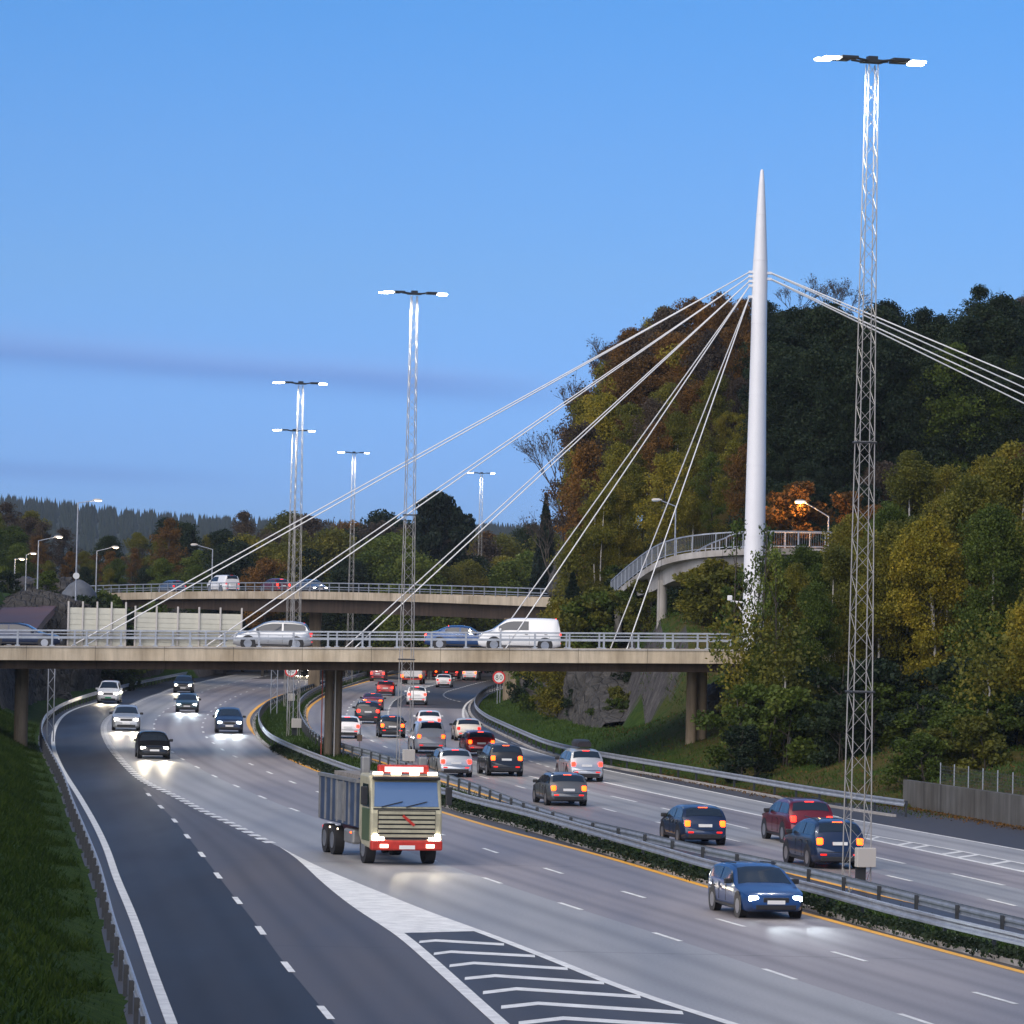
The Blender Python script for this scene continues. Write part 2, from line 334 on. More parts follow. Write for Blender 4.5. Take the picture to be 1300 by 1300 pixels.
def curve(px, z=0.0, ext0=0, ext1=0, step=2.0, smooth=6, zplane=0.0):
    """pixels far -> near, onto the plane z=zplane; ext0 lengthens the far end, ext1 the near end (metres)"""
    g = [G(x, y, zplane) for x, y in catmull(px)]
    g = resample(g, step)
    for _ in range(smooth):
        g = [g[0]]+[(g[i-1]+g[i]*2+g[i+1])/4 for i in range(1, len(g)-1)]+[g[-1]]
    if ext0:
        d = (g[0]-g[min(6, len(g)-1)]).normalized(); g = [g[0]+d*s for s in np.arange(ext0, 0, -step)]+g
    if ext1:
        d = (g[-1]-g[-min(6, len(g))]).normalized(); g = g+[g[-1]+d*s for s in np.arange(step, ext1+step, step)]
    g = resample(g, step)
    return [Vector((p.x, p.y, z)) for p in g]
def normals(pts):
    out = []
    for i in range(len(pts)):
        d = pts[min(i+1, len(pts)-1)]-pts[max(i-1, 0)]; d.z = 0; d.normalize(); out.append(Vector((-d.y, d.x, 0)))
    return out       # left of travel
def offset(pts, d): return [p+n*d for p, n in zip(pts, normals(pts))]
def fill(name, poly, z, m, kind='structure', thick=0):
    tri = tessellate_polygon([[Vector((p.x, p.y, 0)) for p in poly]])
    b = MB(); b.v = [(p.x, p.y, z) for p in poly]
    for t in tri:
        a, c, d = [Vector(b.v[i]) for i in t]
        b.f.append(tuple(t) if (c-a).cross(d-a).z > 0 else tuple(t)[::-1])
    o = b.build(name, m); tag(o, kind=kind); return o
def ribbon(name, pts, width, z, m):
    b = MB(); ns = normals(pts); a = [p+n*width/2 for p, n in zip(pts, ns)]; c = [p-n*width/2 for p, n in zip(pts, ns)]
    for p in a: b.v.append((p.x, p.y, z))
    for p in c: b.v.append((p.x, p.y, z))
    k = len(a)
    for i in range(k-1): b.f.append((i+k+1, i+k, i, i+1) if (a[i]-c[i]).cross(a[i+1]-a[i]).z < 0 else (i, i+k, i+k+1, i+1))
    o = b.build(name, m); tag(o, kind='structure'); return o
def dashes(name, pts, width, on, period, z, m, phase=0):
    b = MB(); fine = resample(pts, .5); n = len(fine); step = sum((q-p).length for p, q in zip(fine, fine[1:]))/(n-1)
    s = phase
    total = step*(n-1)
    def at(s_):
        i = min(int(s_/step), n-2); return fine[i].lerp(fine[i+1], s_/step-i)
    while s+on < total:
        p, q = at(s), at(s+on); d = (q-p).normalized(); nn = Vector((-d.y, d.x, 0))*width/2
        a1, a2, a3, a4 = p+nn, p-nn, q-nn, q+nn
        b.quad((a1.x, a1.y, z), (a2.x, a2.y, z), (a3.x, a3.y, z), (a4.x, a4.y, z)); s += period
    o = b.build(name, m); tag(o, kind='structure'); return o

RAIL_L = curve([(330, 846), (303, 849), (221, 864), (148, 881), (92, 898), (63, 914), (53, 927), (51, 944), (58, 962), (78, 1003), (89, 1038), (106, 1082), (124, 1134), (139, 1200), (158, 1262), (172, 1310)], ext0=160, ext1=55, zplane=0)
EDGE_L = curve([(362, 843), (330, 844.4), (277, 850.6), (224, 858.6), (171, 873), (124, 891), (96, 900), (79, 910), (69, 927), (68, 949), (77, 973), (90, 995), (101, 1012), (122, 1049), (137, 1082), (148, 1115), (170, 1167), (196, 1241), (218, 1300)], ext0=90, ext1=55)
L1_PX = [(300, 856), (224, 873), (205, 880), (192, 884), (180, 889), (169, 894), (158, 899), (148, 904.6), (137, 912.5), (132, 921), (132, 928.5), (134, 936), (140, 948), (148, 958.5), (160, 972), (176, 987), (192, 997), (221, 1010), (258, 1030), (292, 1045), (329, 1064), (354, 1075)]
L1 = curve(L1_PX, smooth=4)
RAMP = curve([(181, 1000), (192, 1013), (207, 1027), (221.5, 1041.5), (236, 1060), (253, 1081), (273, 1107), (296, 1137), (325, 1173), (357, 1218), (402, 1272), (425, 1300)], ext1=40)
LA = curve([(350, 856), (314, 863), (296, 867), (282, 871), (268, 875), (254, 880), (213, 900), (207, 905), (201, 910), (197, 915), (195.5, 921), (196, 927), (203, 940), (224, 959), (236, 966.5), (252, 975), (271, 985), (295, 996), (322, 1007.5), (354, 1021), (420, 1045), (490, 1071), (557, 1095), (648, 1126), (743, 1157), (864, 1195), (1013, 1245), (1180, 1300)], ext1=50)
LB = curve([(380, 863), (350, 868), (321, 876), (309, 880), (297.6, 885), (288, 890), (279.6, 895), (272, 900), (266, 905), (262, 910), (259, 915), (257, 921), (257, 926), (259, 932), (264, 938), (279.6, 950), (291, 957), (305.6, 964), (323, 972.5), (344, 982), (368, 992), (440, 1019), (500, 1039), (568, 1062), (628, 1082), (702, 1106), (794, 1133), (907, 1166), (1048, 1206), (1218, 1255), (1390, 1303)], ext1=50)
YEL_L = curve([(400, 872), (370, 879), (350, 885), (336, 892), (327, 898), (318, 907), (315, 917), (322, 930), (343, 947), (369, 964), (406, 980), (450, 996), (500, 1012), (560, 1031), (600, 1043), (650, 1057.5), (750, 1083), (850, 1112), (910, 1130), (1040, 1165), (1150, 1195), (1300, 1235)], ext0=60, ext1=90)
MRAIL_L = curve([(x, y-7*(y-775)/335) for x, y in [(420, 873), (395, 880), (352, 898), (338, 906), (330, 918), (332, 934), (345, 950), (371, 964), (408, 980), (455, 998), (510, 1015), (565, 1025), (600, 1038), (662, 1053), (750, 1080), (850, 1111), (920, 1133), (1020, 1155), (1075, 1172), (1150, 1194), (1300, 1232)]], ext0=60, ext1=90)
MRAIL_R = curve([(540, 843), (503, 850), (471, 859), (439, 869), (409, 879), (390, 889), (380, 899), (378, 912), (383, 927), (393, 941), (411, 953), (440, 963), (475, 973), (512, 986), (545, 997), (582, 1009), (620, 1024), (665, 1043), (735, 1066), (800, 1081), (870, 1099), (930, 1112), (1020, 1132), (1100, 1153), (1200, 1180), (1300, 1205)], ext0=80, ext1=90)
YEL_R = curve([(540, 848), (506, 855), (471, 864), (433.5, 875), (412, 884.6), (396, 895), (389.5, 905), (389.5, 919), (403, 934), (440, 953), (485, 968), (530, 983), (584, 999), (620, 1011), (660, 1023), (735, 1045), (800, 1062), (870, 1078), (950, 1096), (1100, 1133), (1200, 1155), (1300, 1180)], ext0=80, ext1=90)
LCC = curve([(545, 858), (510, 867), (471, 878), (462, 884), (454, 888), (448, 892), (443.6, 898), (441, 903), (440, 909), (443, 918), (453, 929), (461, 935), (472, 940.6), (485, 946.6), (501, 953), (555, 970), (602, 984), (637, 993), (678, 1004), (779, 1030), (842, 1046), (1000, 1083), (1110, 1108), (1222, 1134), (1300, 1153)], ext0=60, ext1=90)
LD = curve([(560, 868), (540, 873), (516, 881), (508, 885), (500, 890), (495, 897), (493, 904), (494, 912), (503, 924), (523, 938), (560, 954), (613, 970), (678, 987), (772, 1010), (820, 1021), (957, 1054), (1140, 1095), (1235, 1115), (1300, 1130)], ext0=60, ext1=90)
LE = curve([(590, 900), (610, 938), (650, 958), (700, 975), (770, 994), (1000, 1043), (1100, 1065), (1300, 1107)], ext1=90, smooth=10)
LF = curve([(640, 873), (614, 880.6), (603, 886), (592, 894), (588, 904), (592, 915.6), (619, 934), (650, 946), (673, 953), (715, 965), (775, 979), (1010, 1027), (1100, 1044), (1300, 1080)], ext0=60, ext1=90)
RAIL_R = curve([(660, 868), (627, 878), (612, 886), (604, 897), (606, 908), (619, 919), (641, 930), (673, 945), (700, 956), (750, 968), (850, 986), (950, 1004), (1050, 1022), (1150, 1037)], ext0=90)
WALL_R = curve([(1146, 1024), (1180, 1030), (1220, 1037), (1260, 1044), (1300, 1051)], ext1=110)
RB = RAIL_R[:]                                   # right bound of the paved corridor
RBOUND = [p for p in RAIL_R if p.y > WALL_R[0].y+3]+WALL_R
# ------------------------------------------------------------------ road surfaces
def rev(a): return list(reversed(a))
left_edge = offset(RAIL_L, -.12)
poly = left_edge + rev(offset(RBOUND, .25))
fill('road', poly, 0.0, A_SHOULDER)
def strip(name, a, b, z, m):
    A = sorted([(p.y, p.x) for p in a]); B = sorted([(p.y, p.x) for p in b]); y0 = max(A[0][0], B[0][0]); y1 = min(A[-1][0], B[-1][0]); ys = np.linspace(y0, y1, int((y1-y0)/1.5)+2)
    xa = np.interp(ys, [q[0] for q in A], [q[1] for q in A]); xb = np.interp(ys, [q[0] for q in B], [q[1] for q in B])
    U = [0, .12, .26, .4, .5, .6, .74, .88, 1]; V = []; Q = []; k = len(U)
    for y, p, q in zip(ys, xa, xb): V += [(p+(q-p)*u, y, z) for u in U]
    for i in range(len(ys)-1):
        for j in range(k-1): c = i*k+j; Q.append((c, c+1, c+k+1, c+k))
    o = mesh_np(name, V, Q, m); uv = o.data.uv_layers.new(name='UVMap'); li = np.empty(len(o.data.loops), dtype=np.int32); o.data.loops.foreach_get('vertex_index', li)
    uu = np.stack([np.array(U)[li % k], ys[li//k]], 1).astype(np.float32); uv.data.foreach_set('uv', uu.ravel()); return tag(o, kind='structure')
def clip(c, ymin=None, ymax=None): return [p for p in c if (ymin is None or p.y >= ymin) and (ymax is None or p.y <= ymax)]
# gore geometry
GORE_R = curve([(354, 1075), (410, 1103), (488, 1135), (553, 1161), (618, 1184), (719, 1223), (811, 1260), (936, 1300)], ext1=40, smooth=3)
GORE_L = curve([(354, 1075), (378, 1091.5), (410, 1121.5), (451, 1154), (503, 1188), (556, 1235), (606, 1281), (627, 1300)], ext1=40, smooth=3)
apex = G(354, 1075)
strip('road_exit_lane', [p for p in EDGE_L], clip(L1, ymin=G(192, 997).y)+RAMP, .004, A_DARK)
strip('road_ramp_lane', clip(RAMP, ymax=G(192, 1000).y), clip(L1, ymax=G(192, 1000).y)+GORE_L[1:], .005, A_BROWN)
strip('road_main_lane', [p for p in L1]+GORE_R[1:], LA, .006, A_LIGHT)
strip('road_middle_lane', LA, LB, .004, A_MID)
strip('road_fast_lane', LB, YEL_L, .005, A_MID)
strip('road_gore_surface', GORE_L, GORE_R, .009, asphalt('asphalt_gore', (.056, .053, .056), .6))
strip('road_return_fast_lane', YEL_R, LCC, .004, A_MID)
strip('road_return_middle_lane', LCC, LD, .005, A_LIGHT)
strip('road_return_slow_lane', LD, [LE[0]]+LE, .006, A_MID)
strip('road_entry_lane', LE, clip(LF, ymax=LE[0].y+25), .004, A_LIGHT)
# painted lines
Z = .013
ribbon('edge_line', EDGE_L, .24, Z, PAINT)
dashes('exit_lane_line', L1, .42, 1.15, 2.3, Z, PAINT)
dashes('lane_line', RAMP, .17, 3.0, 11.6, Z, PAINT, 6)
dashes('lane_line', LA, .15, 3.0, 11.6, Z, PAINT, 4)
dashes('lane_line', LB, .15, 3.0, 11.6, Z, PAINT, 7)
ribbon('yellow_line', YEL_L, .28, Z, YELLOW)
ribbon('yellow_line', YEL_R, .28, Z, YELLOW)
dashes('lane_line', LCC, .15, 3.0, 11.6, Z, PAINT, 2)
dashes('lane_line', clip(LD, ymin=G(560, 954).y), .15, 3.0, 5.5, Z, PAINT, 2)
dashes('lane_line', clip(LD, ymax=G(560, 954).y), .17, 6.0, 11.6, Z, PAINT, 2)
dashes('merge_line', clip(LE, ymin=G(740, 985).y), .16, 2.0, 4.0, Z, PAINT)
ribbon('edge_line', clip(LE, ymax=G(740, 985).y), .26, Z, PAINT)
ribbon('edge_line', LF, .20, Z, PAINT)
dashes('merge_line', curve([(640, 862), (627, 863), (612, 866), (596, 870), (582, 874), (568, 878), (563, 883), (572, 888), (590, 892)], smooth=1), .16, 2.4, 4.2, Z, PAINT)
# solid tip of the gore and its borders
tipR = [p for p in GORE_R if p.y >= G(618, 1184).y]; tipL = [p for p in GORE_L if p.y >= G(503, 1188).y]
fill('gore_tip_paint', tipL+[G(509, 1185)]+rev(tipR), Z, PAINT)
ribbon('gore_border_line', offset([p for p in GORE_R if p.y <= G(600, 1180).y], -.14), .28, Z+.004, PAINT)
ribbon('gore_border_line', offset([p for p in GORE_L if p.y <= G(495, 1180).y], .16), .32, Z+.004, PAINT)
gb = MB()
def zq(x, y): return (350+x/2.1667, 1050+y/2.1667)
for (l, p, r) in (((395, 317), (440, 313), (628, 324)), ((435, 350), (482, 344), (713, 356)), ((478, 383), (545, 375), (803, 391)), ((520, 418), (603, 410), (903, 430)),
                  ((570, 457), (662, 446), (1003, 468)), ((620, 497), (722, 486), (1120, 512)), ((668, 541), (792, 527), (1240, 556)), ((724, 588), (862, 572), (1365, 604))):
    a, b, c = [G(*zq(*q)) for q in (l, p, r)]
    for s, e in ((a, b), (b, c)):
        d = (e-s).normalized(); n_ = Vector((0, .40, 0))
        gb.quad(*[(v.x, v.y, Z) for v in (s-n_, e-n_, e+n_, s+n_)])
tag(gb.build('gore_chevron_paint', PAINT), kind='structure')
# hatching between the main road and the entry lane
HT = curve([(1096, 1059), (1150, 1068.5), (1200, 1077), (1300, 1097)], ext1=60, smooth=2)
ribbon('edge_line', HT, .18, Z, PAINT)
hb = MB(); 
for i in range(26):
    yy = G(1115, 1064).y - 3.2*i
    a = min(LE, key=lambda p: abs(p.y-yy+1.2)); b = min(HT, key=lambda p: abs(p.y-yy-1.2))
    if b.y < 60: break
    n_ = Vector((0, .4, 0)); hb.quad(*[(v.x, v.y, Z-.003) for v in (a-n_, b-n_, b+n_, a+n_)])
tag(hb.build('hatch_paint', PAINT), kind='structure')
# median
MED_A = offset(MRAIL_L, -.42); MED_B = offset(MRAIL_R, .55)
GRASSM = leafmat('median_grass', [(.022, .045, .008), (.045, .085, .014), (.085, .125, .03)], .9)
o = fill('median_ground', MED_A+rev(MED_B), .05, mat('median_soil', (.045, .085, .012), .95, noise_scale=2.5, noise_amt=.5, bump=.5))
def kerb(name, c, w_, h, m):
    b = MB(); ns = normals(c)
    b.loft([[p-n*w_/2+Vector((0, 0, -.02)), p-n*w_/2+Vector((0, 0, h)), p+n*w_/2+Vector((0, 0, h)), p+n*w_/2+Vector((0, 0, -.02))] for p, n in zip(c, ns)])
    return tag(b.build(name, m), kind='structure')
kerb('median_kerb', MED_A, .22, .13, CONC_L); kerb('median_kerb', MED_B, .2, .11, CONC_L)
kerb('verge_kerb', offset(RAIL_R, -.55), .2, .10, CONC_L)

# ------------------------------------------------------------------ terrain
def seg_dist(px, py, c):
    best = np.full(px.shape, 1e9)
    for a, b in zip(c, c[1:]):
        dx, dy = b.x-a.x, b.y-a.y; t = np.clip(((px-a.x)*dx+(py-a.y)*dy)/(dx*dx+dy*dy+1e-9), 0, 1)
        best = np.minimum(best, (px-a.x-t*dx)**2+(py-a.y-t*dy)**2)
    return np.sqrt(best)
def inside(px, py, poly):
    r = np.zeros(px.shape, bool); n = len(poly)
    for i in range(n):
        a, b = poly[i], poly[(i+1) % n]
        if a.y == b.y: continue
        r ^= ((a.y > py) != (b.y > py)) & (px < (b.x-a.x)*(py-a.y)/(b.y-a.y)+a.x)
    return r
lb = resample(left_edge, 5); rb = resample(offset(RBOUND, .25), 5)
cpoly = lb+rev(rb)
def ss(x, a, b):
    t = np.clip((x-a)/(b-a), 0, 1); return t*t*(3-2*t)
def terrain(X, Y):
    X = np.asarray(X, float); Y = np.asarray(Y, float)
    ins = inside(X, Y, cpoly); dl = seg_dist(X, Y, lb); dr = seg_dist(X, Y, rb)
    left = (dl < dr)
    wob = .35*np.sin(X*.35+1)*np.sin(Y*.21)+.2*np.sin(X*.9+Y*.5)
    # left bank
    near = np.clip((dl-.6)*.62, 0, 2.6)+np.clip((dl-7)*.12, 0, 5)
    mid = np.clip((dl-.6)*.5, 0, 2.0)+5*ss(dl, 3, 9)+2.6*ss(dl, 9, 22)
    far = .6*ss(dl, .5, 2.5)+8.6*ss(dl, 5.0, 8.5)+3*ss(dl, 10, 40)
    zl = near*(1-ss(Y, 215, 262))+(mid*(1-ss(Y, 300, 325))+far*ss(Y, 300, 325))*ss(Y, 215, 262)
    zl = np.where(Y > 450, np.minimum(zl, 9.0), zl)
    # right bank
    wallz = 1.15*ss(dr, .7, 2.2)*(1-ss(Y, 200, 206))
    n1 = np.clip((dr-1.0)*.22, 0, 2.6)+6*ss(dr, 14, 34)
    cut = .8*ss(dr, .5, 4)+7.5*ss(dr, 6.8, 9.8)
    hill = 7.0*ss(dr, 9.5, 14)+9*ss(dr, 12, 27)+2*ss(dr, 30, 60)
    slope = np.clip((dr-1.2)*.42, 0, 6)+3*ss(dr, 14, 30)
    a = ss(Y, 262, 292)
    zr = n1*(1-ss(Y, 232, 262))+slope*(ss(Y, 232, 262)-a)+cut*a + hill*ss(Y, 330, 375)*(1-ss(Y, 518, 560)) + 11*ss(Y, 415, 470)*ss(dr, 12, 34)*(1-ss(Y, 518, 560)) + wallz
    z = np.where(left, zl, zr)+wob*np.clip(np.minimum(dl, dr)-2, 0, 8)/8
    z = np.where(ins, -.06, z)
    plat = 7.4+.004*np.clip(Y-600, 0, 4000)
    f = ss(Y, 500, 530)*(~ins) + ss(Y, 655, 700)*ins
    z2 = np.where(z > plat, z, z+(plat-z)*f)
    return z2
GRX = np.concatenate([-np.geomspace(4600, 90, 24), np.arange(-82, 90, 1.3), np.geomspace(96, 4600, 24)])
GRY = np.concatenate([[-1400, -700, -300, -100, -40, 0], np.arange(20, 660, 1.6), np.geomspace(666, 5400, 34)])
gx, gy = np.meshgrid(GRX, GRY); gz = terrain(gx.ravel(), gy.ravel()).reshape(gx.shape)
core = (np.abs(gx) < 90) & (gy > 0) & (gy < 700)
gz = np.where(core, gz, np.where(gy < 0, 0, gz))
V = np.stack([gx.ravel(), gy.ravel(), gz.ravel()], 1); nx, ny = len(GRX), len(GRY)
idx = np.arange(nx*ny).reshape(ny, nx); Q = np.stack([idx[:-1, :-1], idx[:-1, 1:], idx[1:, 1:], idx[1:, :-1]], -1).reshape(-1, 4)
tag(mesh_np('ground', V, Q, TERR, smooth=True), kind='structure')
def tz(x, y): return float(terrain(np.array([x]), np.array([y]))[0])
def tzs(x, y): return terrain(np.asarray(x), np.asarray(y))

# blasted rock faces beside the road
def rock_face(name, c, d0, hfun, lean, seed, label, sgn):
    c = resample(c, .38); ns = normals(c); rows = 38; V = []; 
    for i, (p, n) in enumerate(zip(c, ns)):
        h = hfun(i/(len(c)-1))
        for j in range(rows+1):
            t = j/rows; zz = t*h
            q = Vector((p.x*.16, p.y*.16, zz*.10+seed)); r = noise.fractal(q*3.0, .75, 2.2, 8)*1.2
            cell = noise.voronoi(Vector((p.x*.45, p.y*.45, zz*.28+seed)))[0]; r += (cell[1]-cell[0])*-.9+.4
            cell = noise.voronoi(Vector((p.x*1.5, p.y*1.5, zz*.9+seed)))[0]; r += (cell[1]-cell[0])*-.28
            e = min(1, 4*min(i, len(c)-1-i)/len(c)+.05)*min(1, t*1.8+.05)
            off = d0+lean*t+max(0, (t-.85)/.15)**2*4.5 - r*e*1.25
            V.append((p.x+sgn*n.x*off, p.y+sgn*n.y*off, zz-1.3*(1-t)-.4*t+.5*e*r*(t > .8)))
    m = rows+1; Q = []
    for i in range(len(c)-1):
        for j in range(rows):
            a = i*m+j; q = (a, a+m, a+m+1, a+1); Q.append(q if sgn < 0 else q[::-1])
    o = mesh_np(name, V, Q, ROCK, smooth=False); tag(o, kind='structure'); return o
rf = clip(RAIL_R, ymin=292, ymax=470)
rock_face('rock_cut', rf, 4.3, lambda t: 7.5*min(1, (1-t)*5+.35)*(.9+.15*math.sin(t*17)), 1.6, 3.3, '', 1)
rl = [p for p in RAIL_L if 300 < p.y < 620]
rock_face('rock_cut', rl, 2.2, lambda t: 9.4*min(1, .6+(1-t)*3)*(.92+.12*math.sin(t*21)), 2.0, 8.1, '', -1)
def boulder(x, y, z, r, seed, name='rock_outcrop'):
    import bmesh
    bm = bmesh.new(); bmesh.ops.create_icosphere(bm, subdivisions=4, radius=1)
    for v in bm.verts:
        q = v.co.copy(); f = 1+.35*noise.fractal(q*1.4+Vector((seed, 0, 0)), .8, 2.2, 5)
        v.co = Vector((q.x*r[0]*f, q.y*r[1]*f, q.z*r[2]*f))
    me = bpy.data.meshes.new(name); bm.to_mesh(me); bm.free(); me.materials.append(ROCK)
    o = bpy.data.objects.new(name, me); col.objects.link(o); o.location = (x, y, z); tag(o, kind='structure'); return o
def hit(px, py, y0=90, y1=640):
    ys = np.arange(y0, y1, 1.0); ps = [P(px, py, y) for y in ys]; zt = terrain([p.x for p in ps], ys)
    for p, z in zip(ps, zt):
        if p.z <= z: return Vector((p.x, p.y, float(z)))
    return ps[-1]
for k, (px, py, r) in enumerate(((78, 868, (2.2, 3, .9)), (52, 874, (1.3, 2.5, .6)), (98, 856, (2.0, 4, 1.4)), (74, 884, (1.0, 2, .45)))):
    q = hit(px, py, 262); boulder(q.x, q.y+1, q.z, r, k*3.1)
for k, (px, py_, r) in enumerate(((918, 915, (1.3, 2.2, 1.3)), (932, 940, (1.6, 3, .7)))):
    q = hit(px, py_, 258, 320); boulder(q.x, q.y, q.z, r, 20+k*2.7)
x = P(738, 720, 372).x; boulder(x, 378, 11.5, (2.6, 5, 3.2), 41)
x = P(765, 720, 372).x; boulder(x, 378, 12.5, (2.2, 5, 2.4), 47)
x = P(20, 770, 470).x; boulder(x, 470, 9, (4, 6, 2.2), 51); boulder(x+3.5, 475, 9, (2.6, 5, 2.4), 57)

# ------------------------------------------------------------------ guard rails
def guard_rail(name, c, side, label, step=4.0, h=.75, double=False):
    """side=+1: the beam's face looks along +normal"""
    t = empty(name, c[len(c)//2]); base = t.location.copy(); tag(t, label, 'guard rail')
    def loc(ps): return [Vector((p.x-base.x, p.y-base.y, p.z-base.z)) for p in ps]
    prof = [(.0, .0), (.045, .02), (.045, .08), (.0, .13), (.0, .18), (.045, .23), (.045, .29), (.0, .31)]
    c = resample(c, 2.0)
    for s in ((side, -side) if double else (side,)):
        ns = normals(c); b = MB(); rings = []
        for p, n in zip(loc(c), ns):
            r = [p+n*s*(.07+q)+Vector((0, 0, h-.31+z)) for q, z in prof]; r2 = [p+n*s*(.064+q-.0)+Vector((0, 0, h-.31+z)) for q, z in prof][::-1]
            rings.append(r+r2)
        b.loft(rings); b.build('rail_beam', STEEL, t, smooth=True, angle=40)
    pts = resample(c, step); ns = normals(pts); order = sorted(range(len(pts)), key=lambda i: pts[i].length if pts[i].y > 85 else 1e5+pts[i].length)
    pm = None; rest = MB()
    for k, i in enumerate(order):
        p = loc([pts[i]])[0]; a = math.atan2(ns[i].y, ns[i].x); hh = h-.04
        if k < 98:
            if pm is None:
                pm = MB().box((0, 0, hh/2-.1), (.10, .06, hh+.2)).box((.055, 0, hh-.12), (.03, .055, .2)).build('post', STEEL_D, t); o = pm
            else: o = pm.copy(); col.objects.link(o); o.parent = t
            o.location = p; o.rotation_euler = (0, 0, a)
        else: rest.box((p.x, p.y, p.z+hh/2-.1), (.10, .06, hh+.2), a)
    if rest.v: tag(rest.build('posts', STEEL_D, t), kind='stuff')
    return t
guard_rail('guard_rail', RAIL_L, 1, 'long steel guard rail along the foot of the grass bank at the left edge', 4.0)
guard_rail('guard_rail', [p+Vector((0, 0, .05)) for p in MRAIL_L], -1, 'steel guard rail on the near side of the planted central strip', h=.68)
guard_rail('guard_rail', [p+Vector((0, 0, .05)) for p in MRAIL_R], 1, 'steel guard rail with its posts facing us, on the far side of the central strip')
guard_rail('guard_rail', RAIL_R, -1, 'pale steel guard rail below the rock cut, ending at the concrete wall on the right')

# ------------------------------------------------------------------ near bridge
YF, YB = 245.0, 258.0
def dz(x): return 6.47+.0157*x            # deck edge height rises gently to the right
X0, X1 = -75.0, 60.0
br = empty('road_bridge', (0, 251, 0)); tag(br, 'concrete road bridge crossing right over the motorway, nearest of the two road bridges', 'bridge')
def bl(x, y, z): return Vector((x, y-251, z))
def beam(name, y0, y1, zt, zb, m, x0=X0, x1=X1, bevel=0):
    b = MB(); n = 40; rings = []
    for i in range(n+1):
        x = x0+(x1-x0)*i/n; rings.append([bl(x, y0, dz(x)+zb), bl(x, y1, dz(x)+zb), bl(x, y1, dz(x)+zt), bl(x, y0, dz(x)+zt)])
    b.loft(rings); return b.build(name, m, br)
beam('deck', YF+.35, YB-.35, -.12, -.6, CONC)
beam('edge_beam', YF, YF+.35, 0, -.72, CONC); beam('edge_beam', YB-.35, YB, 0, -.72, CONC)
beam('cornice', YF-.06, YF+.28, .09, .002, CONC_L)
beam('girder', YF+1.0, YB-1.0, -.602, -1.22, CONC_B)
beam('deck_surface', YF+.5, YB-.5, -.112, -.119, A_MID)
for (px, y, base) in ((27, 252, 937), (884, 250, 972), (423, 252, 958)):
    for k, dx in enumerate((((-.30, .30) if px > 500 else (-.24, .24))) if px > 100 else (0,)):
        x = P(px, 900, y).x+dx; top = dz(x)-1.2; zb = (G(px, base).z if px > 100 else tz(x, y)-.5)-.2
        r = .31 if px > 500 else (.25 if px > 100 else .40)
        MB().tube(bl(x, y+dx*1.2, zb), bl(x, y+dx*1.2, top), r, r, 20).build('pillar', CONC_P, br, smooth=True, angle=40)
x = P(423, 900, 252).x
MB().box(bl(x-.62, 251.2, 2.55), (.06, .06, 5.2)).build('cable_duct', mat('red_duct', (.45, .07, .04), .5), br)
MB().box(bl(x+.15, 250.7, 2.55), (.07, .06, 5.2)).build('drain_pipe', mat('pale_pipe', (.5, .48, .45), .5), br)
x = P(940, 900, 252).x
MB().box(bl(x+.6, 252, 2.4), (2.2, 9, 6.0)).build('abutment', CONC_P, br)
def bridge_rail(parent, y, x0, x1, zf, off, step, h=.92, loc=bl, yo=0):
    n = 40
    def row(z0, z1, w_):
        b = MB(); rings = []
        for i in range(n+1):
            x = x0+(x1-x0)*i/n; rings.append([loc(x, y-w_/2, zf(x)+z0), loc(x, y+w_/2, zf(x)+z0), loc(x, y+w_/2, zf(x)+z1), loc(x, y-w_/2, zf(x)+z1)])
        b.loft(rings); return b.build('rail_bar', STEEL, parent)
    row(h-.09, h, .12); row(h*.45, h*.45+.13, .05); row(h*.72, h*.72+.05, .04)
    pm = None; k = 0; x = x0+.5
    while x < x1 and k < 48:
        if pm is None: pm = MB().box((0, 0, (h-.1)/2), (.11, .10, h-.1)).box((0, 0, .03), (.28, .16, .06)).build('post', STEEL, parent); o = pm
        else: o = pm.copy(); col.objects.link(o); o.parent = parent
        o.location = loc(x, y, zf(x)); x += step; k += 1
rl_ = empty('bridge_railing', (0, 251, 0)); tag(rl_, 'steel railing with flat bars along the near edge of the nearest road bridge', 'railing')
bridge_rail(rl_, YF+.12, -40, 42, lambda x: dz(x)+.09, 0, 1.95)
rl_ = empty('bridge_railing', (0, 251, 0)); tag(rl_, 'steel railing along the far edge of the nearest road bridge, behind the passing van', 'railing')
bridge_rail(rl_, YB-.2, -40, 42, lambda x: dz(x), 0, 1.95, .95)
# pale panel walls on the far edge
PANEL = mat('noise_panel', (.55, .54, .45), .7, noise_scale=1.2, noise_amt=.1)
for k, (a, b_, lab) in enumerate(((87, 160, 'short pale noise barrier on the bridge edge, left of the gap'), (172, 307, 'longer pale noise barrier on the bridge edge, right of the gap'))):
    y = YB+.12; x0 = P(a, 780, y).x; x1 = P(b_, 780, y).x; t = empty('noise_barrier', ((x0+x1)/2, y, dz(x0))); tag(t, lab, 'noise barrier', 'pale noise barriers on the bridge edge')
    L_ = x1-x0; top = (P(a, 771 if k == 0 else 777, y).z-dz(x0)); nb = 5 if k == 0 else 6
    b = MB()
    for j in range(7): b.box((0, 0, -.1+top*(j+.5)/7+.05), (L_, .09, top/7-.02))
    b.box((0, .02, top/2), (L_, .05, top)); b.build('panel', PANEL, t)
    MB().box((0, .0, -.35), (L_, .3, .5)).build('plinth', CONC_L, t)
    for j in range(nb): MB().box((-L_/2+L_*j/(nb-1), -.09, top/2+.1), (.10, .10, top+.55)).build('post', BOXG, t)
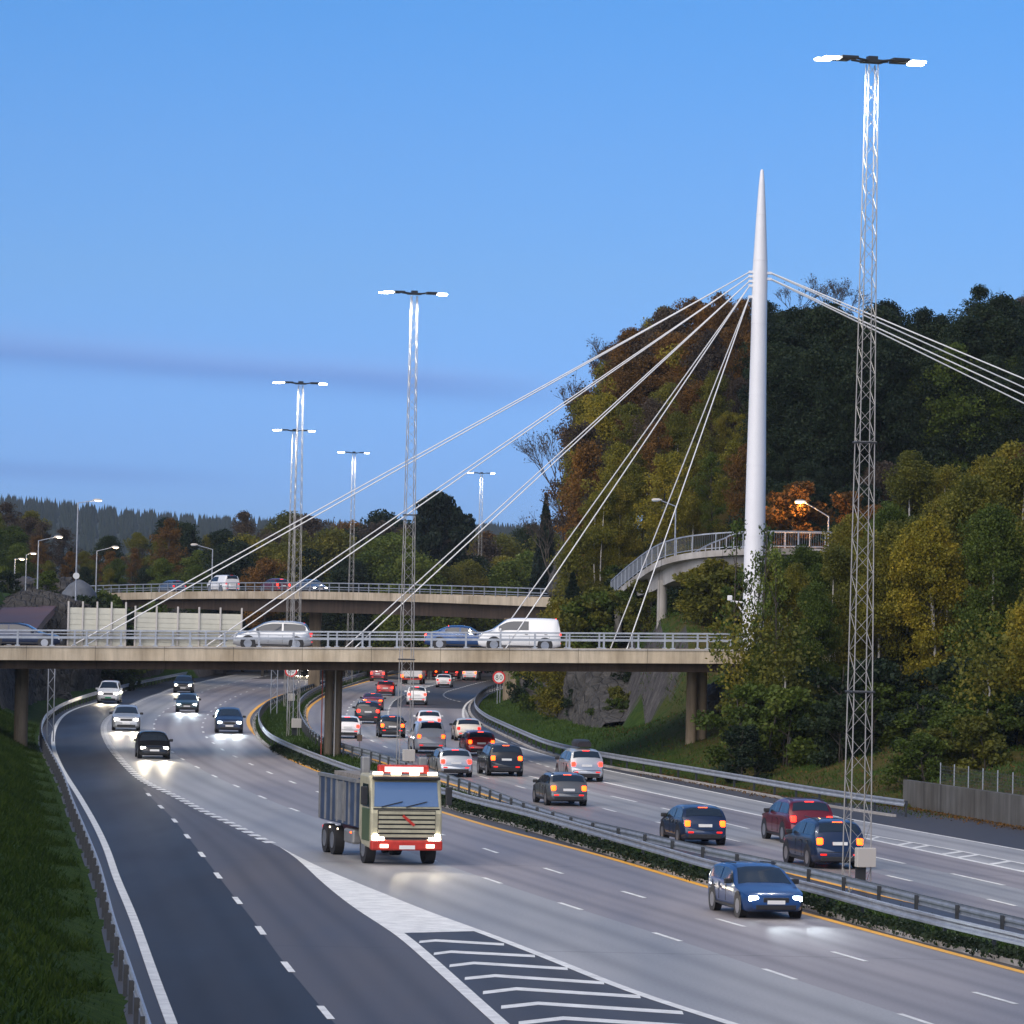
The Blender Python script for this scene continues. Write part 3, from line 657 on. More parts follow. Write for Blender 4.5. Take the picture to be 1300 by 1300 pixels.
# white cable-stay pylon
yp = 252; px0 = P(956, 800, yp); bz = 1.0
py = empty('cable_stay_pylon', (px0.x, yp, 0)); tag(py, 'slender white tapering pylon carrying the cables at the right end of the bridge', 'pylon')
def zpx(y): return P(960, y, yp).z
prof = [(.62, 0), (.62, zpx(800)), (.61, zpx(700)), (.57, zpx(600)), (.50, zpx(500)), (.46, zpx(420)), (.445, zpx(345)), (.41, zpx(330)), (.30, zpx(280)), (.18, zpx(235)), (.10, zpx(217)), (.05, zpx(215)), (.0, zpx(214.6))]
MB().lathe(prof, n=40).build('mast', WHITE_P, py, smooth=True)
for yy_ in (760, 680, 590, 500, 410, 330, 272):
    z_ = zpx(yy_); r_ = float(np.interp(z_, [q[1] for q in prof], [q[0] for q in prof])); MB().lathe([(r_-.02, z_-.04), (r_+.012, z_-.04), (r_+.012, z_+.04), (r_-.02, z_+.04)], n=40).build('weld_seam', WHITE_P, py, smooth=True, angle=40)
attL = [345.5, 351, 357, 363, 377]; nearA = [(100, 795), (270, 803), (447, 803), (640, 799), (795, 800)]; farA = [(88, 795), (258, 803), (437, 803), (622, 797), (775, 797)]
for y in attL+[346.5, 354]:
    for s in (1, -1):
        if (y in (346.5, 354)) == (s > 0): MB().box((s*.52, 0, zpx(y)), (.3, .36, .14)).build('cable_lug', WHITE_P, py)
CAB = mat('white_cable', (.78, .78, .78), .5)
nm = ['first', 'second', 'third', 'fourth', 'fifth']
for i in range(5):
    for side, an, yy in (('near', nearA[i], YF+.15), ('far', farA[i], YB-.15)):
        p = P(an[0], an[1], yy); p.z = dz(p.x)-.1
        q = Vector((px0.x-.60, yp+(-.15 if side == 'near' else .15), zpx(attL[i])))
        o = MB().tube(q, p, .035, .035, 8).build('stay_cable', CAB, None, smooth=True, angle=60)
        tag(o, f'white stay cable, {nm[i]} from left at deck level, on {side} bridge edge', 'stay cable', 'stay cables from the pylon')
for i, (yt, ye, lab, dy) in enumerate(((341, 481, 'uppermost', -5), (341, 492, 'second from the top', 5), (348.6, 502, 'third from the top', -3), (348.6, 512, 'lowest', 3))):
    q = Vector((px0.x+.60, yp+(.15 if dy > 0 else -.15), zpx(yt+5)))
    e = P(1300, ye, yp+dy*.6); d = (e-q); k = (q.z-3)/(-d.z); p = q+d*k
    o = MB().tube(q, p, .041, .041, 8).build('back_stay_cable', CAB, None, smooth=True, angle=60)
    tag(o, f'white back stay right of pylon, {lab} of four', 'stay cable', 'back stays from the pylon')
    MB().box(p, (1.2, 1.2, 1.0)).build('back_stay_anchor', CONC_L, o)

# ------------------------------------------------------------------ far bridge (crosses at a slant)
E0 = P(705, 760, 394); E1 = P(60, 757, 496); z20 = P(700, 760, 395).z; z21 = P(160, 757, 480).z
b2 = empty('far_road_bridge', (0, 430, 0)); tag(b2, 'second concrete road bridge farther back with a long slanting railing', 'bridge')
dirv = Vector((E1.x-E0.x, E1.y-E0.y, 0)); L2 = dirv.length; dirv.normalize(); nrm = Vector((-dirv.y, dirv.x, 0))   # nrm points left-down
if nrm.y > 0: nrm = -nrm
def d2(s, w_, z):
    bow = 2.0*math.sin(math.pi*s)*0
    p = Vector((E0.x, E0.y, 0))+dirv*(L2*s)-nrm*(w_-bow); return Vector((p.x, p.y-430, z20+(z21-z20)*s+z+.55*math.sin(math.pi*min(1, s))))
def beam2(name, w0, w1, zt, zb, m, taper=0, s0=-.25, s1=1.12):
    b = MB(); rings = []
    for i in range(51):
        s = s0+(s1-s0)*i/50; k = taper*max(0, (s-.55)/.45) if taper else 0
        rings.append([d2(s, w0, zb+k), d2(s, w1, zb+k), d2(s, w1, zt), d2(s, w0, zt)])
    b.loft(rings); return b.build(name, m, b2)
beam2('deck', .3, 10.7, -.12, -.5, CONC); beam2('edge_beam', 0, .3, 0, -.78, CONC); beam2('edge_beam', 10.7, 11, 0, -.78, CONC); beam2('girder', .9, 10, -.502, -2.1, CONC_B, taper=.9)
b = MB()
for z0, z1, w_ in ((.82, .92, .1), (.42, .5, .04), (.2, .25, .03)):
    rings = []
    for i in range(51):
        s = -.05+1.15*i/50; rings.append([d2(s, .1, z0), d2(s, .1+w_, z0), d2(s, .1+w_, z1), d2(s, .1, z1)])
    b.loft(rings)
t = empty('bridge_railing', (0, 430, 0)); tag(t, 'pale steel railing along the near edge of the far road bridge', 'railing'); b.build('rail_bar', STEEL, t)
pm = None
for i in range(60):
    s = -.03+i*1.1/60; p = d2(s, .15, 0)
    if pm is None: pm = MB().box((0, 0, .42), (.10, .08, .84)).build('post', STEEL, t); o = pm
    else: o = pm.copy(); col.objects.link(o); o.parent = t
    o.location = p; o.rotation_euler = (0, 0, math.atan2(dirv.y, dirv.x))
for px, Y in ((647, 396), (398, 448)):
    x = P(px, 860, Y).x
    MB().box((x, Y-430+2, 3.9), (1.2, 2.4, 8.2)).build('pillar', CONC_P, b2)

# ------------------------------------------------------------------ curved footbridge ramp
fr = empty('footbridge', (18, 300, 0)); tag(fr, 'curving concrete footbridge with grey mesh railing, passing behind the white pylon', 'footbridge')
key = [(1180, 700, 292), (1060, 697, 290), (960, 696, 289), (890, 700, 290), (850, 707, 293), (825, 718, 298), (800, 736, 306), (775, 757, 316)]
kp = [P(*k) for k in key]; cp = resample([Vector(p) for p in catmull([tuple(p) for p in kp], 10)], .8)
cpf = [Vector((p.x, p.y, p.z)) for p in cp]; ns = normals(cpf); n0 = ns[0]
sg = 1 if ns[5].y < 0 else -1
def fb(p): return Vector((p.x-18, p.y-300, p.z))
def floft(name, o0, o1, z0, z1, m, taper=None):
    b = MB(); rings = []
    for i, (p, n) in enumerate(zip(cpf, ns)):
        n = n*sg; zz0 = z0 if taper is None else z0*taper(i/(len(cpf)-1))
        rings.append([fb(p+n*o0)+Vector((0, 0, zz0)), fb(p+n*o1)+Vector((0, 0, zz0)), fb(p+n*o1)+Vector((0, 0, z1)), fb(p+n*o0)+Vector((0, 0, z1))])
    b.loft(rings); return b.build(name, m, fr)
floft('deck', 0, -3.4, -.42, 0, CONC_L); floft('girder', -.7, -2.7, -1.5, -.422, CONC_L, lambda t: 1.0 if t < .62 else max(.35, 1-(t-.62)*1.9))
mesh_m = mat('grey_mesh_panel', (.16, .18, .21), .5, .5)
for o0 in (.0, -3.35):
    floft('rail_bar', o0, o0-.07, 1.08, 1.17, STEEL); floft('rail_bar', o0, o0-.05, .12, .17, STEEL)
pts = resample(cpf, 1.9); nn = normals(pts); pm = None
for p, n in zip(pts, nn):
    for o0 in (-.03, -3.38):
        if pm is None: pm = MB().box((0, 0, .55), (.08, .08, 1.1)).build('post', STEEL, fr); o = pm
        else: o = pm.copy(); col.objects.link(o); o.parent = fr
        o.location = fb(p+n*sg*o0)
bb = MB()
for p, n in zip(resample(cpf, .16), normals(resample(cpf, .16))):
    q = fb(p+n*sg*-.035); bb.box((q.x, q.y, q.z+.6), (.022, .022, .95))
tag(bb.build('balusters', mesh_m, fr), kind='stuff')
for (px, Y, zt, r) in ((842, 296, 11, .35), (786, 313, 10.0, .3), (900, 289.8, 11, .4)):
    x = P(px, 740, Y).x; MB().tube((x-18, Y-300+1.4, 0), (x-18, Y-300+1.4, zt), r, r, 14).build('pillar', CONC_L, fr, smooth=True, angle=40)

# ------------------------------------------------------------------ retaining wall and fence at right
wc = WALL_R; b = MB(); ns = normals(wc)
b.loft([[p+Vector((0, 0, -.2)), p+Vector((0, 0, 1.25+.004*max(0, 200-p.y))), p+n*.35+Vector((0, 0, 1.25+.004*max(0, 200-p.y))), p+n*.35+Vector((0, 0, -.2))] for p, n in zip(wc, ns)])
tag(b.build('retaining_wall', CONC_W), 'stained grey concrete retaining wall beside the far right lane', 'wall')
fp = [p+n*.6 for p, n in zip(wc, ns)]; fp = [p for p in fp if p.y < G(1180, 1030).y+1]
t = empty('mesh_fence', (fp[0].x, fp[0].y, 1.2)); tag(t, 'see-through mesh fence with thin posts standing on the concrete retaining wall', 'fence'); bs = t.location
pp = resample(fp, 2.2)[:40]; pm = None
for p in pp:
    if pm is None: pm = MB().box((0, 0, .45), (.045, .045, 1.1)).build('post', STEEL, t); o = pm
    else: o = pm.copy(); col.objects.link(o); o.parent = t
    o.location = (p.x-bs.x, p.y-bs.y, 0)
wm = MB()
for a, c in zip(pp, pp[1:]):
    a = a-Vector((bs.x, bs.y, a.z)); c = c-Vector((bs.x, bs.y, c.z))
    for k in range(6): z = .1+k*.15; wm.tube(a+Vector((0, 0, z)), c+Vector((0, 0, z)), .006, n=3, cap=False)
    for k in range(12): q = a.lerp(c, k/12); wm.tube(q+Vector((0, 0, .1)), q+Vector((0, 0, .9)), .006, n=3, cap=False)
wm.build('wire_mesh', STEEL_D, t)
# ------------------------------------------------------------------ vehicles
GLASS = mat('car_glass', (.02, .03, .045), .06, spec=.8)
HEAD = mat('headlight_on', (1, 1, 1), .2, emit=(1, .93, .80), estr=16)
HEADB = mat('headlight_on_cool', (1, 1, 1), .2, emit=(.80, .92, 1), estr=16)
HEAD_OFF = mat('headlight_glass', (.6, .62, .65), .15)
TAIL = mat('tail_light_on', (.8, .05, .02), .3, emit=(1, .018, .010), estr=4.0)
TAILO = mat('tail_light_bright', (.9, .2, .03), .3, emit=(1, .055, .003), estr=4.8)
TAILR = mat('tail_light_dim', (.45, .01, .01), .25, emit=(1, .02, .01), estr=.7)
PLATE = mat('number_plate', (.8, .8, .78), .5)
PLATEG = mat('green_plate', (.05, .45, .2), .5)
TYRE = BLACK; RIM = mat('alloy_rim', (.45, .46, .48), .3, .8)
TRIM = mat('black_trim', (.02, .02, .022), .5)
def paint(name, c, metal=.3): return mat('paint_'+name, c, .32, metal, coat=.6)
PAINTS = dict(white=paint('white', (.78, .79, .80), 0), silver=paint('silver', (.50, .52, .54), .55), black=paint('black', (.016, .018, .024)), navy=paint('navy', (.015, .03, .075)),
              blue=paint('blue', (.016, .065, .20)), red=paint('red', (.32, .016, .018)), maroon=paint('maroon', (.14, .012, .025)), grey=paint('grey', (.10, .11, .12)), teal=paint('teal', (.03, .06, .07)),
              beige=paint('beige', (.62, .58, .50), .2), bluegrey=paint('bluegrey', (.10, .14, .21), .4))
# type: length, width, belt, top profile (x from the front bumper, z), cabin: cowl, roof_front, roof_rear, tail_top
KINDS = {
 'hatch': (4.15, 1.78, .92, [(0, .55), (.06, .70), (.35, .80), (1.0, .95), (1.75, 1.36), (2.2, 1.46), (3.1, 1.47), (3.7, 1.38), (4.02, 1.02), (4.12, .85), (4.15, .6)], (1.02, 1.85, 3.62, 4.0)),
 'suv':   (4.55, 1.88, 1.05, [(0, .6), (.06, .86), (.30, .98), (1.15, 1.10), (1.85, 1.55), (2.3, 1.66), (3.6, 1.66), (4.15, 1.58), (4.45, 1.15), (4.53, .95), (4.55, .6)], (1.17, 1.95, 4.08, 4.42)),
 'wagon': (4.65, 1.82, .90, [(0, .52), (.06, .68), (.35, .78), (1.2, .92), (2.0, 1.36), (2.5, 1.45), (3.6, 1.44), (4.2, 1.36), (4.54, 1.0), (4.62, .8), (4.65, .55)], (1.22, 2.1, 4.12, 4.5)),
 'sedan': (4.65, 1.82, .90, [(0, .52), (.06, .68), (.35, .78), (1.25, .92), (2.0, 1.34), (2.5, 1.43), (3.2, 1.40), (3.95, 1.08), (4.2, 1.03), (4.58, .98), (4.65, .6)], (1.27, 2.1, 3.25, 3.9)),
 'van':   (4.7, 1.90, 1.12, [(0, .6), (.05, .92), (.25, 1.04), (.80, 1.22), (1.55, 1.78), (1.95, 1.88), (3.5, 1.90), (4.45, 1.88), (4.64, 1.75), (4.69, 1.0), (4.7, .6)], (.83, 1.62, 4.40, 4.66)),
 'mpv':   (4.45, 1.84, 1.00, [(0, .56), (.06, .80), (.30, .92), (.95, 1.10), (1.75, 1.56), (2.2, 1.66), (3.4, 1.66), (4.05, 1.56), (4.36, 1.1), (4.43, .9), (4.45, .6)], (.98, 1.85, 3.98, 4.32)),
}
PROTO = {}
def make_car(kind, colour, lights, extra=None):
    Ln, W, belt, prof, (cowl, rf_, rr, tail) = KINDS[kind]
    px = [p[0] for p in prof]; pz = [p[1] for p in prof]; hw = W/2
    def sm(x): return float(np.mean([np.interp(x+d, px, pz) for d in (-.09, -.045, 0, .045, .09)]))
    def ww(x): return hw*(1-.20*max(0, 1-x/.7)**2.2-.13*max(0, 1-(Ln-x)/.6)**2.2)
    def bt(x): return belt+.06*x/Ln
    def ring(x):
        zt, w_, b = sm(x), ww(x), min(bt(x), sm(x)-.05); up = max(0, zt-b); g = .20+.10*max(0, 1-x/.35)+.12*max(0, 1-(Ln-x)/.4)
        wt = w_*(1-.26*min(1, up/.55)); X = Ln/2-x
        h = [(w_*.86, g), (w_*.97, g+.07), (w_, .46), (w_*1.005, .62), (w_*.985, b-.08), (w_*.955, b), (wt+.03, zt-max(.05, up*.14)), (wt-.03, zt-.02-.01), (wt*.62, zt+.015), (0, zt+.025)]
        h = [(y, min(z, zt+.03)) for y, z in h]
        return X, h
    xs = sorted(set([round(v, 3) for v in list(np.linspace(0, .5, 7))+list(np.linspace(.5, Ln-.4, 24))+list(np.linspace(Ln-.4, Ln, 6))]))
    rings = []
    for x in xs:
        X, h = ring(x); rings.append([(X, y, z) for y, z in h]+[(X, -y, z) for y, z in h[-2::-1]])
    t = empty({'suv': 'suv', 'van': 'van', 'mpv': 'minivan', 'hatch': 'hatchback', 'wagon': 'estate_car', 'sedan': 'saloon_car'}[kind], (0, 0, 0))
    b = MB(); b.loft(rings); b.build('body', PAINTS[colour], t, smooth=True, angle=50)
    def side(x, f, s, off=.012):
        X, h = ring(x); (y0, z0), (y1, z1) = h[5], h[6]; nrm_ = Vector((0, z1-z0, y0-y1)).normalized() if (z1-z0) > .02 else Vector((0, 1, 0))
        y, z = y0+(y1-y0)*f+nrm_.y*off, z0+(z1-z0)*f+nrm_.z*off; return (X, s*y, z)
    # side glass: a front and a rear pane per side
    mids = (rf_+rr)/2-.1
    for s in (1, -1):
        for a, c in ((cowl+.32, mids-.05), (mids+.05, (rr+.15 if kind != 'sedan' else rr+.2))):
            if kind == 'van' and c > mids+.1 and extra != 'windows': continue
            lo = []; hi = []
            for i in range(9):
                x = a+(c-a)*i/8; lo.append(side(x, .10, s)); hi.append(side(x, .90, s))
            m_ = MB(); 
            for i in range(8): m_.quad(lo[i], lo[i+1], hi[i+1], hi[i]) if s > 0 else m_.quad(lo[i], hi[i], hi[i+1], lo[i+1])
            m_.build('window', GLASS, t, smooth=True)
    def glass(name, a, c, k=.93):
        m_ = MB(); rows = []
        for i in range(7):
            x = a+(c-a)*i/6; X, h = ring(x); dx = .02; sl = (sm(x+dx)-sm(x-dx))/(2*dx); nn = Vector((sl, 0, 1)).normalized()*.014
            yy, z7 = h[7]; rows.append([(X+nn.x, yy*k*f, (h[9][1] if abs(f) < .1 else (h[8][1] if abs(f) < .7 else z7+.005))+nn.z) for f in (-1, -.6, 0, .6, 1)])
        m_.loft(rows, closed=False); m_.build(name, GLASS, t, smooth=True)
    glass('windscreen', cowl+.04, rf_-.04)
    glass('rear_window', rr+.05, (tail-.05) if kind != 'sedan' else tail-.08)
    # wheels
    wr = .335 if kind in ('hatch', 'sedan', 'wagon') else .365
    for xw in (Ln*.19, Ln*.81):
        for s in (1, -1):
            X = Ln/2-xw; y = s*(hw*.985-.10)
            w0 = MB().disc_y(X, y+s*.0, wr, wr, 24, .225).build('wheel', TYRE, t, smooth=True, angle=40)
            MB().disc_y(X, y+s*.113, wr, wr*.64, 16, .02).build('rim', RIM, w0)
            MB().disc_y(X, s*(hw*1.0+.002), wr+.03, wr+.07, 24, .012).build('wheel_arch', TRIM, t)
    # front end
    zf = sm(.12); hm = {'on': HEAD, 'cool': HEADB}.get(lights, HEAD_OFF)
    def slab(x0, x1, y0, y1, z0, z1, name, m_, bev=.02):
        return MB().box((Ln/2-(x0+x1)/2, (y0+y1)/2, (z0+z1)/2), (abs(x1-x0), abs(y1-y0), abs(z1-z0))).build(name, m_, t, bevel=bev)
    for s in (1, -1):
        slab(.005, .30, s*hw*.56, s*hw*.86, zf-.17, zf-.02, 'headlight', hm, .04)
    slab(-.012, .12, -hw*.42, hw*.42, zf-.20, zf-.06, 'grille', TRIM); slab(-.012, .12, -hw*.66, hw*.66, .28, .42, 'lower_grille', TRIM)
    slab(-.03, .0, -.26, .26, .44, .55, 'number_plate', PLATEG if extra == 'greenplate' else PLATE, 0)
    # rear end
    tm = {'tail': TAIL, 'bright': TAILO, 'dim': TAILR}.get(lights, TAILR); zr = min(bt(Ln), sm(Ln-.12))-.02
    tall = kind in ('suv', 'van', 'mpv', 'hatch', 'wagon')
    for s in (1, -1):
        slab(Ln-.17, Ln+.012, s*hw*(.64 if tall else .56), s*hw*.88, zr-(.26 if tall else .15), zr-.02, 'tail_light', tm, .05); slab(Ln-.10, Ln+.022, s*hw*.50, s*hw*.74, .47, .53, 'rear_reflector', TAILR, .01)
    slab(Ln-.03, Ln+.03, -.26, .26, zr-.26, zr-.15, 'number_plate', PLATE, 0)
    slab(Ln-.12, Ln+.02, -hw*.72, hw*.72, .27, .43, 'rear_bumper', TRIM); slab(Ln-.10, Ln+.016, -hw*.78, hw*.78, .58, .60, 'bumper_seam', TRIM, 0)
    xt = rr+.02; MB().box((Ln/2-xt, 0, sm(xt)+.02), (.05, .34, .035)).build('brake_lamp', tm, t)
    for s in (1, -1):
        for xd in (rf_+.15, mids, rr-.35 if tall else rr-.1): MB().box((Ln/2-xd, s*(hw*1.0), .66), (.012, .02, .52)).build('door_gap', TRIM, t)
        for xd in (mids-.18, rr-.55): MB().box((Ln/2-xd, s*(hw*1.005), belt-.13), (.17, .03, .03)).build('door_handle', TRIM, t)
        MB().box((0, s*(hw*.99), .30), (Ln*.46, .03, .07)).build('sill', TRIM, t)
    for s in (1, -1):
        X = Ln/2-cowl-.42; MB().box((X, s*(hw+.10), belt+.10), (.12, .22, .15)).build('mirror', TRIM if colour != 'white' else PAINTS['white'], t, bevel=.03)
    if extra == 'roofbox':
        k = sm(2.5); b = MB(); b.loft([[(Ln/2-x, y*w2, k+.10+z*h2) for y, z in ((-.38, 0), (-.4, .2), (-.28, .36), (.28, .36), (.4, .2), (.38, 0))] for x, w2, h2 in ((1.6, .75, .5), (2.0, 1, 1), (3.3, 1, 1), (3.6, .9, .8))]); b.build('roof_box', TRIM, t, smooth=True, angle=50)
    if extra == 'rails' or kind in ('suv', 'wagon'):
        for s in (1, -1): MB().tube((Ln/2-rf_-.2, s*hw*.66, sm(2.4)+.05), (Ln/2-rr+.1, s*hw*.66, sm(rr-.1)+.05), .018).build('roof_rail', TRIM if colour != 'black' else RIM, t)
    return t
BEAM = {}
def beam_light(parent, L_, cool, zz=.68, e=900):
    for s in (.55, -.55):
        l_ = bpy.data.lights.get('headlight_beam_c' if cool else 'headlight_beam_w')
        if l_ is None:
            l_ = bpy.data.lights.new('headlight_beam_c' if cool else 'headlight_beam_w', 'SPOT'); l_.energy = e; l_.spot_size = R_(28); l_.spot_blend = 1; l_.shadow_soft_size = .12
            l_.color = (.82, .93, 1) if cool else (1, .86, .62)
        o = bpy.data.objects.new('headlight_beam', l_); col.objects.link(o); o.parent = parent; o.location = (L_/2+.06, s, zz)
        o.rotation_euler = Vector((1, 0, -.055)).to_track_quat('-Z', 'Y').to_euler()
def heading(curves, y, toward):
    d = Vector((0, 0, 0))
    for c in curves:
        i = min(range(1, len(c)-1), key=lambda k: abs(c[k].y-y)); d += (c[min(i+3, len(c)-1)]-c[max(i-3, 0)]).normalized()
    d.z = 0; d.normalize(); return d if toward else -d
def place(kind, colour, lights, px, py, label, toward, curves, extra=None, group=None, z=0, hd=None, deg=0):
    key = (kind, colour, lights, extra)
    if key in PROTO: t = copy_tree(PROTO[key])
    else: t = make_car(kind, colour, lights, extra); PROTO[key] = t
    L_ = KINDS[kind][0]; g = G(px, py, z)
    h = hd if hd is not None else heading(curves, g.y, toward)
    if deg: h = Matrix.Rotation(R_(deg), 3, 'Z') @ h
    away = h if not toward else -h
    c = g+away*(L_/2); t.location = (c.x, c.y, z+.008); t.rotation_euler = (0, 0, math.atan2(h.y, h.x))
    tag(t, label, {'van': 'van', 'mpv': 'car'}.get(kind, 'car'), group)
    return t
ONC = 'vehicles coming towards the camera'; OUT = 'vehicles driving away'; BRG = 'vehicles crossing the near bridge'; FBR = 'vehicles on the far bridge'
LC_, RC_ = [LA, LB], [LCC, LD]
cars_on = [
 ('van', 'white', 'on', 137, 893, 'white van with a green number plate, in the outermost exit lane', 'greenplate', [L1, EDGE_L]),
 ('suv', 'black', 'on', 232, 880, 'dark car beside the exit lane, farthest of the oncoming cars left of the bend', None, [L1, LA]),
 ('hatch', 'teal', 'cool', 237, 904.5, 'dark green hatchback glaring its headlights onto the road, behind the blue minivan', None, [LA, LB]),
 ('suv', 'silver', 'on', 160, 928, 'silver oncoming car beside the thick dashed exit line', None, [L1, LA]),
 ('hatch', 'black', 'on', 196, 964, 'dark hatchback with warm headlights, nearest of the small oncoming cars', 'a', [LA]),
 ('mpv', 'navy', 'cool', 291, 931, 'dark blue minivan with cool headlights beside the yellow line bend', None, [LB]),
 ('hatch', 'black', 'on', 385, 857, 'dark oncoming car half hidden behind the left speed sign', 'b', [LA]),
 ('wagon', 'blue', 'cool', 985, 1168, 'bright blue car with cool headlights, nearest vehicle beside the central guard rail', None, [LB, YEL_L]),
]
for kd, c_, li, x, y, lab, ex, cv in cars_on:
    t = place(kd, c_, li, x, y, lab, True, cv, ex, ONC); beam_light(t, KINDS[kd][0], li == 'cool')
cars_out = [
 ('suv', 'maroon', 'tail', 479, 865, 'dark red car beside the far median rail, left of the white box truck', None, 1),
 ('hatch', 'red', 'tail', 489, 883.5, 'bright red hatchback directly behind the orange-lit saloon', None, 1),
 ('sedan', 'maroon', 'bright', 473, 902, 'dark red low saloon with a wide orange light band at its tail', None, 1),
 ('suv', 'black', 'tail', 467, 919, 'small black car touching the dark red saloon, left of the lattice mast', None, 1),
 ('hatch', 'black', 'bright', 498, 937, 'black hatchback with orange tail lights just left of the lattice mast foot', 'c', 1),
 ('hatch', 'white', 'tail', 441, 938, 'white hatchback peeping out right of the bridge pillar', 'd', 1),
 ('suv', 'maroon', 'bright', 546, 862, 'dark red car hidden behind the right side of the white box truck', None, 1),
 ('suv', 'white', 'tail', 529, 895, 'white car with a dark rear window seen right of the lattice mast legs', None, 1),
 ('hatch', 'white', 'dim', 563, 873, 'white hatchback with faint tail lights, right of the white box truck', None, 1),
 ('sedan', 'maroon', 'tail', 573, 862, 'dark saloon behind the white hatchback, close under the bridge', None, 1),
 ('suv', 'white', 'bright', 596, 864, 'white car with orange tail lights nearest the right speed sign', None, 1),
 ('van', 'red', 'tail', 608, 853, 'red van partly cut off by the bridge girder, above the white car', None, 1),
 ('hatch', 'white', 'tail', 545, 929, 'white hatchback in front of the white van', None, 1),
 ('van', 'white', 'bright', 547, 957, 'big white van with orange rear lights in the middle lane', None, 1),
 ('hatch', 'beige', 'dim', 595, 941, 'cream white hatchback beside the curving edge line', None, 1),
 ('hatch', 'red', 'bright', 611, 960, 'red hatchback just behind the cream one, right of the white van', None, 1),
 ('wagon', 'silver', 'tail', 579, 987, 'silver estate car to the right of the tipper truck', None, 1),
 ('suv', 'black', 'bright', 643, 986, 'black car with big orange tail lights, left of the silver minivan', None, 1),
 ('mpv', 'silver', 'tail', 745, 993, 'silver minivan with a black roof box, nearest the outer guard rail', 'roofbox', 1),
 ('wagon', 'grey', 'bright', 722, 1024, 'dark grey estate car with square orange tail lights', None, 1),
 ('hatch', 'navy', 'bright', 895, 1074, 'dark blue hatchback left of the tallest lattice mast, beyond the central rail', None, 1),
 ('suv', 'maroon', 'tail', 1030, 1072, 'maroon car half hidden behind the dark blue one by the tall mast', 'e', 1),
 ('suv', 'navy', 'bright', 1066, 1104, 'dark blue car passing right behind the foot of the tall lattice mast', None, 1),
 ('hatch', 'grey', 'tail', 588, 852, 'grey car just under the bridge girder, left of the red van', 'f', 1),
]
for kd, c_, li, x, y, lab, ex, _ in cars_out:
    place(kd, c_, li, x, y, lab, False, RC_, ex, OUT)
# bridge traffic
Rt, Lt = Vector((1, 0, 0)), Vector((-1, 0, 0))
def onbridge(kind, colour, lights, px, y, h, label, extra=None):
    key = (kind, colour, lights, extra); t = copy_tree(PROTO[key]) if key in PROTO else make_car(kind, colour, lights, extra); PROTO.setdefault(key, t)
    x = P(px, 790, y).x; t.location = (x, y, dz(x)-.11); t.rotation_euler = (0, 0, math.atan2(h.y, h.x)); tag(t, label, 'van' if kind == 'van' else 'car', BRG); return t
onbridge('mpv', 'silver', 'dim', 347, 248.6, Lt, 'silver minivan crossing the near bridge, left of the far masts')
onbridge('van', 'white', 'tail', 660, 248.6, Lt, 'white panel van crossing the near bridge')
onbridge('wagon', 'navy', 'dim', 28, 254.6, Rt, 'dark blue car on the near bridge at the left picture edge')
onbridge('sedan', 'blue', 'tail', 590, 255.2, Rt, 'low blue car on the near bridge, just left of the white panel van')
def onfar(kind, colour, lights, px, w_, fwd, label):
    key = (kind, colour, lights, None); t = copy_tree(PROTO[key]) if key in PROTO else make_car(*key[:3]); PROTO.setdefault(key, t)
    best = min(np.linspace(0, 1, 200), key=lambda s: abs(PX(d2(s, w_, .5)+Vector((0, 430, 0)))[0]-px)); p = d2(best, w_, -.10)+Vector((0, 430, 0))
    h = dirv if fwd else -dirv; t.location = p; t.rotation_euler = (0, 0, math.atan2(h.y, h.x)); tag(t, label, 'van' if kind == 'van' else 'car', FBR); return t
t = onfar('van', 'white', 'dim', 284, 3.2, True, 'white van on the far bridge'); 
onfar('hatch', 'bluegrey', 'dim', 217, 3.4, True, 'blue grey hatchback on the far bridge, left of the white van')
onfar('hatch', 'bluegrey', 'on', 395, 7, False, 'blue grey hatchback on the far bridge, right of the tall mast')
onfar('hatch', 'maroon', 'tail', 350, 3.3, True, 'dark red hatchback on the far bridge showing its tail light')

